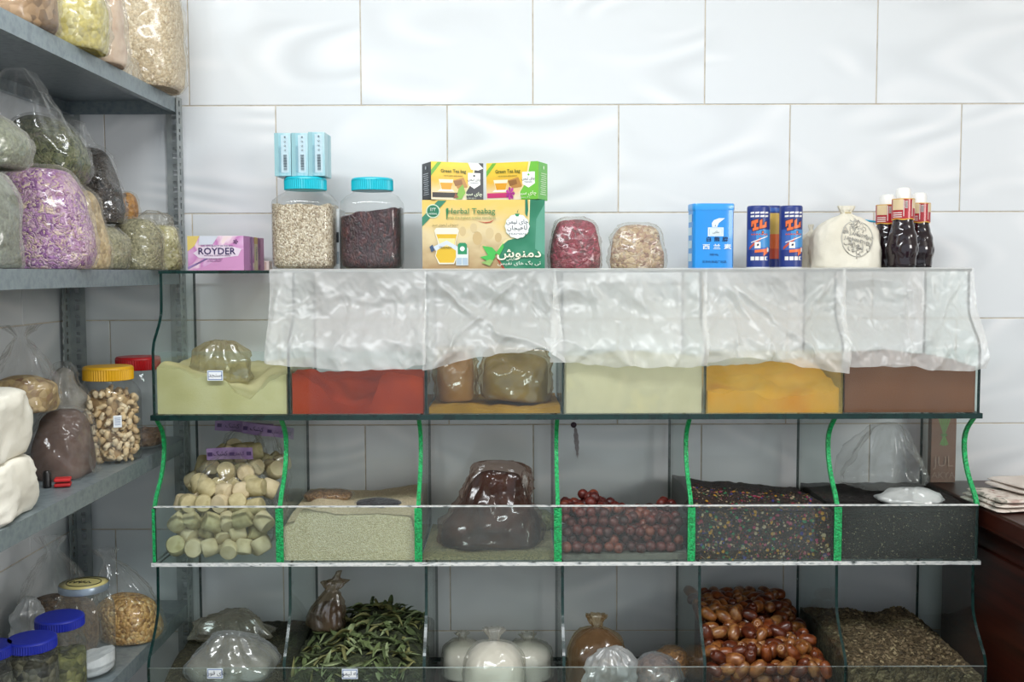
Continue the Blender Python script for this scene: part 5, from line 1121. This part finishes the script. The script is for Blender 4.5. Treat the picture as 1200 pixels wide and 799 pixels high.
jar('clear jar with a red lid, a few brown nuts at its bottom', (xr, Y, z3), sz(29, Y), sz(106, Y), sz(25.5, Y) / 1.06, sz(15, Y), plain('#b5161c', .35), 2.3, lidlabel='ribbed red screw lid')
fill('brown_nuts', 'brown nut pieces at the bottom of the red-lidded jar', 'nuts', (xr, Y, z3), sz(27.5, Y), .03, cells('nut_bits', ['#5a4030', '#8a6a50', '#a5866a', '#6d5040'], 90, .6, .8), 2.3, seed=3, amp=.006)
# fourth board
z4 = B4 + .001
M_blue = plain('#1c2a9c', .45)
BL = 'blue-lidded glass jars'
def bjar(px, py, h, r, label, cont, lev, lab=False):
    zt = z4 + h; d = at(px, py, 0) - Vector((0, -L, ZC)); p = Vector((0, -L, ZC)) + d * ((zt - ZC) / d.z)
    jar(label, (p.x, p.y, z4), r, h, r * .9, .019, M_blue, 2.0, body=M_jarg, group=BL, lidlabel='ribbed dark blue screw lid')
    fill('dried_herb', 'dried herb in the ' + label.split(' with ')[0], 'herb', (p.x, p.y, z4), r * .965, lev, cont, 2.0, seed=int(h * 999), amp=.006)
    if lab:
        t = thing('jar_sticker', 'white paper sticker on a blue-lidded jar', 'sticker', (p.x + math.sin(.35) * (r + .0012), p.y - math.cos(.35) * (r + .0012), z4 + h * .45), (0, 0, .35))
        b = MB(); b.box(-.016, .016, -.0005, .0005, 0, .03); b.build('paper', plain('#dfe3e6'), t); b = MB(); b.box(-.011, .011, -.0008, -.0005, .012, .014); b.build('ink_line', plain('#5a6675'), t)
bjar(69, 720, .150, .045, 'tall blue-lidded jar with green herb, next to the gold-lidded jar', cells('green_pods', ['#3f4423', '#66683a', '#85844e', '#2c3018'], 90, .6, .9), .075)
bjar(36, 745, .150, .043, 'middle blue-lidded jar with dark seed pods', cells('dark_pods', ['#2a2a20', '#4a4a3a', '#66634e', '#1c1c16'], 90, .6, .9), .115)
bjar(-14, 754, .150, .040, 'blue-lidded jar with a white sticker, half out of view', cells('grey_pods', ['#33342c', '#55564a', '#707060', '#26261f'], 90, .6, .9), .1, True)
Y = -.47; xg = at(99, 740, Y).x; h = .178; r = .056
t = thing('glass_jar', 'clear glass jar with a printed gold lid and white salt at the bottom', 'jar', (xg, Y, z4))
b = MB(); b.lathe([(r * .86, 0), (r * .97, .004), (r, .02), (r, .03), (r * .985, .036), (r, .045), (r, h - .055), (r * .96, h - .042), (r * .8, h - .026), (r * .76, h - .016), (r * .76, h - .004)], 48, cap1=False); smooth_angle(b.build('jar_body', M_jarg, t), 60)
b = MB(); b.lathe([(r * .80, h - .014), (r * .83, h - .013), (r * .83, h - .002), (r * .81, h)], 48, cap1=False); l_ = smooth_angle(b.build('lid', plain('#8d9aa6', .3, .5), t))
b = MB(); b.lathe([(r * .81, h - .0004), (r * .5, h + .0006), (.001, h + .0008)], 48); b.build('printed_top', plain('#d2c684', .4), l_, True)
b = MB(); b.tube([(r * .58 * math.cos(a), r * .5 * math.sin(a), h + .0012) for a in [6.2832 * i / 40 for i in range(41)]], .0009, 5)
for k in range(5): b.tube([(-.022 + .0085 * k + .004 * math.cos(s_ * 1.1), .006 * math.sin(s_ * 1.4 + k), h + .0014) for s_ in range(5)], .0009, 5)
b.build('lid_print', plain('#2e2a1e', .4), l_)
l_['label'] = 'gold printed screw lid'
fill('salt', 'white salt sloping at the bottom of the gold-lidded jar', 'salt', (xg, Y, z4), r * .95, .026, noisy('salt', ['#cfd2d4', '#e4e6e8', '#f0f0f0'], 60, .8, .3), 2.0, (.25, 0), 4, .002)
M_wheat = cells('golden_grain', ['#7d5a2c', '#b58a4a', '#d0aa68', '#96703a', '#e0c48c'], 160, .5, .8)
PROFS['tail'] = ([(0, .8, .8, 0), (.03, .97, .97, 0), (.2, 1, 1, 0), (.42, .9, .9, 0), (.52, .5, .5, 0), (.54, .02, .02, 0)],
                 [(0, .8, .8, 0), (.03, .97, .97, 0), (.2, 1, 1, .01), (.44, .93, .93, .04), (.64, .72, .7, .12), (.82, .42, .4, .2), (.95, .14, .14, .3), (1.0, .12, .1, .3), (1.1, .3, .2, .4)])
bag_px('clear bag of golden grain, its empty top knotted', 118, 188, -.27, z4, 652, .12, M_wheat, F_bag, 'tail', 1.0, seed=81, amp=.006, freq=16, lean=(-.05, 0), pk=9)
bag_px('clear bag of brown grain tied with a flared top in the corner', 26, 112, -.36, z4, 640, .14, cells('brown_grain', ['#4a3a2a', '#6d5640', '#856c52', '#3a2c20'], 150, .6, .7), F_bag, 'tail', 1.0, seed=82, amp=.006, freq=14, lean=(-.01, 0), pk=9)
bag_px('small crumpled white bag behind the blue lids', 20, 56, -.50, z4, 700, .07, None, F_milk, 'crumple', 1.0, seed=83, amp=.014, freq=26)
# ------------------------------------------------------------------ plastic sheets hung over the upper bins
F_sheet = film('hanging_film', .44, .44, '#fdfefd', '#fefefc', .36, 30, .9, .12, (1, 1, 1.2))
T1 = tiers[0]
def sheet(label, tl, tr, left, bot, seed, fold):
    """tl,tr: top corners (px); left/right edges drift to the bottom polyline bot [(px,py)...]"""
    nu, nv = 84, 64; g = []
    for j in range(nv + 1):
        v = j / nv; row = []
        for i in range(nu + 1):
            u = i / nu; bpx = interp([(k / (len(bot) - 1), q[0]) for k, q in enumerate(bot)], u); bpy = interp([(k / (len(bot) - 1), q[1]) for k, q in enumerate(bot)], u)
            bz = at(bpx, bpy, -.34).z; bx = at(bpx, bpy, -.34).x; tx = at(tl + (tr - tl) * u, 318, -.28).x
            if v < .07: s_ = v / .07; y = -.255 - .024 * s_; z = Z1t + .0022 + .0008 * math.sin(s_ * 3.1); x = tx; dn = 0
            else:
                s_ = (v - .07) / .93; z = Z1t + .001 - (Z1t - bz) * s_; f = (z - T1['zl']) / (T1['z1'] - T1['zl'])
                q_ = max(0, min(1, f / .62)); y = -.332 + .06 * q_ * q_ * (3 - 2 * q_) - .010 - .005 * s_; x = tx + (bx - tx) * s_
                n1 = nz(x * 9 + z * 6, z * 10 - x * 4, 0, seed); n2 = nz(x * 22 - z * 12, z * 16 + x * 6, 2, seed + 5); n3 = nz(x * 55, z * 48 + x * 30, 4, seed + 9)
                rdg = (1 - min(1, abs(n1) * 3.5)) * .010 + (1 - min(1, abs(n2) * 3)) * .005 + (1 - min(1, abs(n3) * 3)) * .0022
                # long folds fanning out of pinched points at the top
                for (fu, sl, am) in fold: d_ = (u - fu - sl * s_) * (9 - 4 * s_); rdg += am * math.exp(-d_ * d_ * 14) * min(1, s_ * 4)
                y -= rdg * min(1, s_ * 3 + .15); z += .004 * n2 * s_ + (.004 * nz(x * 40, 0, 3, seed) if j == nv else 0); x += .004 * nz(z * 25, u * 2, 1, seed) * s_
            row.append((x, y, z))
        g.append(row)
    N = nu + 1; b = MB(); b.add([p for r_ in g for p in r_], [(j * N + i, (j + 1) * N + i, (j + 1) * N + i + 1, j * N + i + 1) for j in range(nv) for i in range(nu)])
    o = b.build('plastic_sheet', F_sheet, None, True); tag(o, label, 'plastic sheet', 'plastic sheets over the upper bins'); return o
sheet('crinkled clear plastic sheet hanging over the chilli powder bin', 316, 499, 0, [(312, 424), (345, 428), (400, 433), (470, 432), (500, 426)], 1, [(.06, .0, .006), (.95, .01, .008)])
sheet('clear plastic sheet with crossed folds over the brown bags bin', 498, 651, 0, [(497, 434), (530, 424), (580, 415), (640, 409), (662, 424)], 2, [(.0, .75, .012), (.75, -.65, .010), (.9, .0, .006)])
sheet('clear plastic sheet hanging over the cream powder bin', 650, 829, 0, [(644, 424), (690, 428), (740, 430), (790, 430), (829, 427)], 3, [(.2, .25, .010), (.55, .1, .008), (.95, -.05, .010), (.8, .1, .008)])
sheet('clear plastic sheet with fanned folds over the turmeric bin', 828, 991, 0, [(819, 428), (860, 419), (900, 423), (950, 432), (993, 438)], 4, [(.05, .55, .012), (.06, .25, .010), (.05, .85, .008), (.95, -.5, .010), (.97, 0, .008)])
sheet('clear plastic sheet draped past the end pane over the cinnamon bin', 988, 1141, 0, [(984, 432), (1020, 430), (1060, 431), (1110, 436), (1154, 434)], 5, [(.95, -.5, .010), (.45, .05, .008), (.5, .15, .012)])
# ------------------------------------------------------------------ folded cloths on the counter
M_pcl = noisy('floral_cloth', ['#8a4a48', '#c9b8ac', '#ddd2c8', '#d8ccc0', '#7a7a70', '#cdbfb2'], 26, .9, .2, 3, dist=1.0)
M_wcl = noisy('white_cloth', ['#c4b8ae', '#d8cdc4', '#e0d6ce'], 8, .9, .2)
def cloth(label, p0, p1, Y, z0, th, depth, layers, mat, seed, yaw=0):
    x0 = at(p0, 575, Y).x; x1 = at(p1, 575, Y).x
    t = thing('folded_cloth', label, 'cloth', ((x0 + x1) / 2, Y, z0), (0, 0, yaw), 'folded cloths on the counter'); w = x1 - x0
    for k in range(layers):
        R = []; h = th / layers
        for i in range(25):
            u = i / 24; x = (u - .5) * w * (1 - .06 * k); rr = min(1, math.sin(math.pi * min(max(u, .02), .98)) * 5) ; ring = []
            for a in range(24):
                an = 2 * math.pi * a / 24; c, s_ = math.cos(an), math.sin(an); e = (abs(c) ** 4 + abs(s_) ** 4) ** -.25
                yy = depth / 2 * e * c * (1 - .05 * k) * (.9 + .1 * rr) + .006 * nz(x * 20, an, k, seed); zz = h * k + h / 2 + h / 2 * .96 * e * s_ * rr + .35 * h * nz(x * 14, yy * 14, k, seed) * (1 if s_ > 0 else .0)
                ring.append((x, yy, max(0, zz)))
            R.append(ring)
        b = MB(); b.rings(R); b.build('cloth_fold', mat, t, True)
    return t
cloth('floral printed cloth folded on the counter corner', 1143, 1235, -.30, ZCT + .001, .026, .15, 3, M_pcl, 3, .1)
cloth('plain off-white cloth folded over the floral cloth', 1168, 1262, -.27, ZCT + .030, .02, .12, 2, M_wcl, 6, .25)
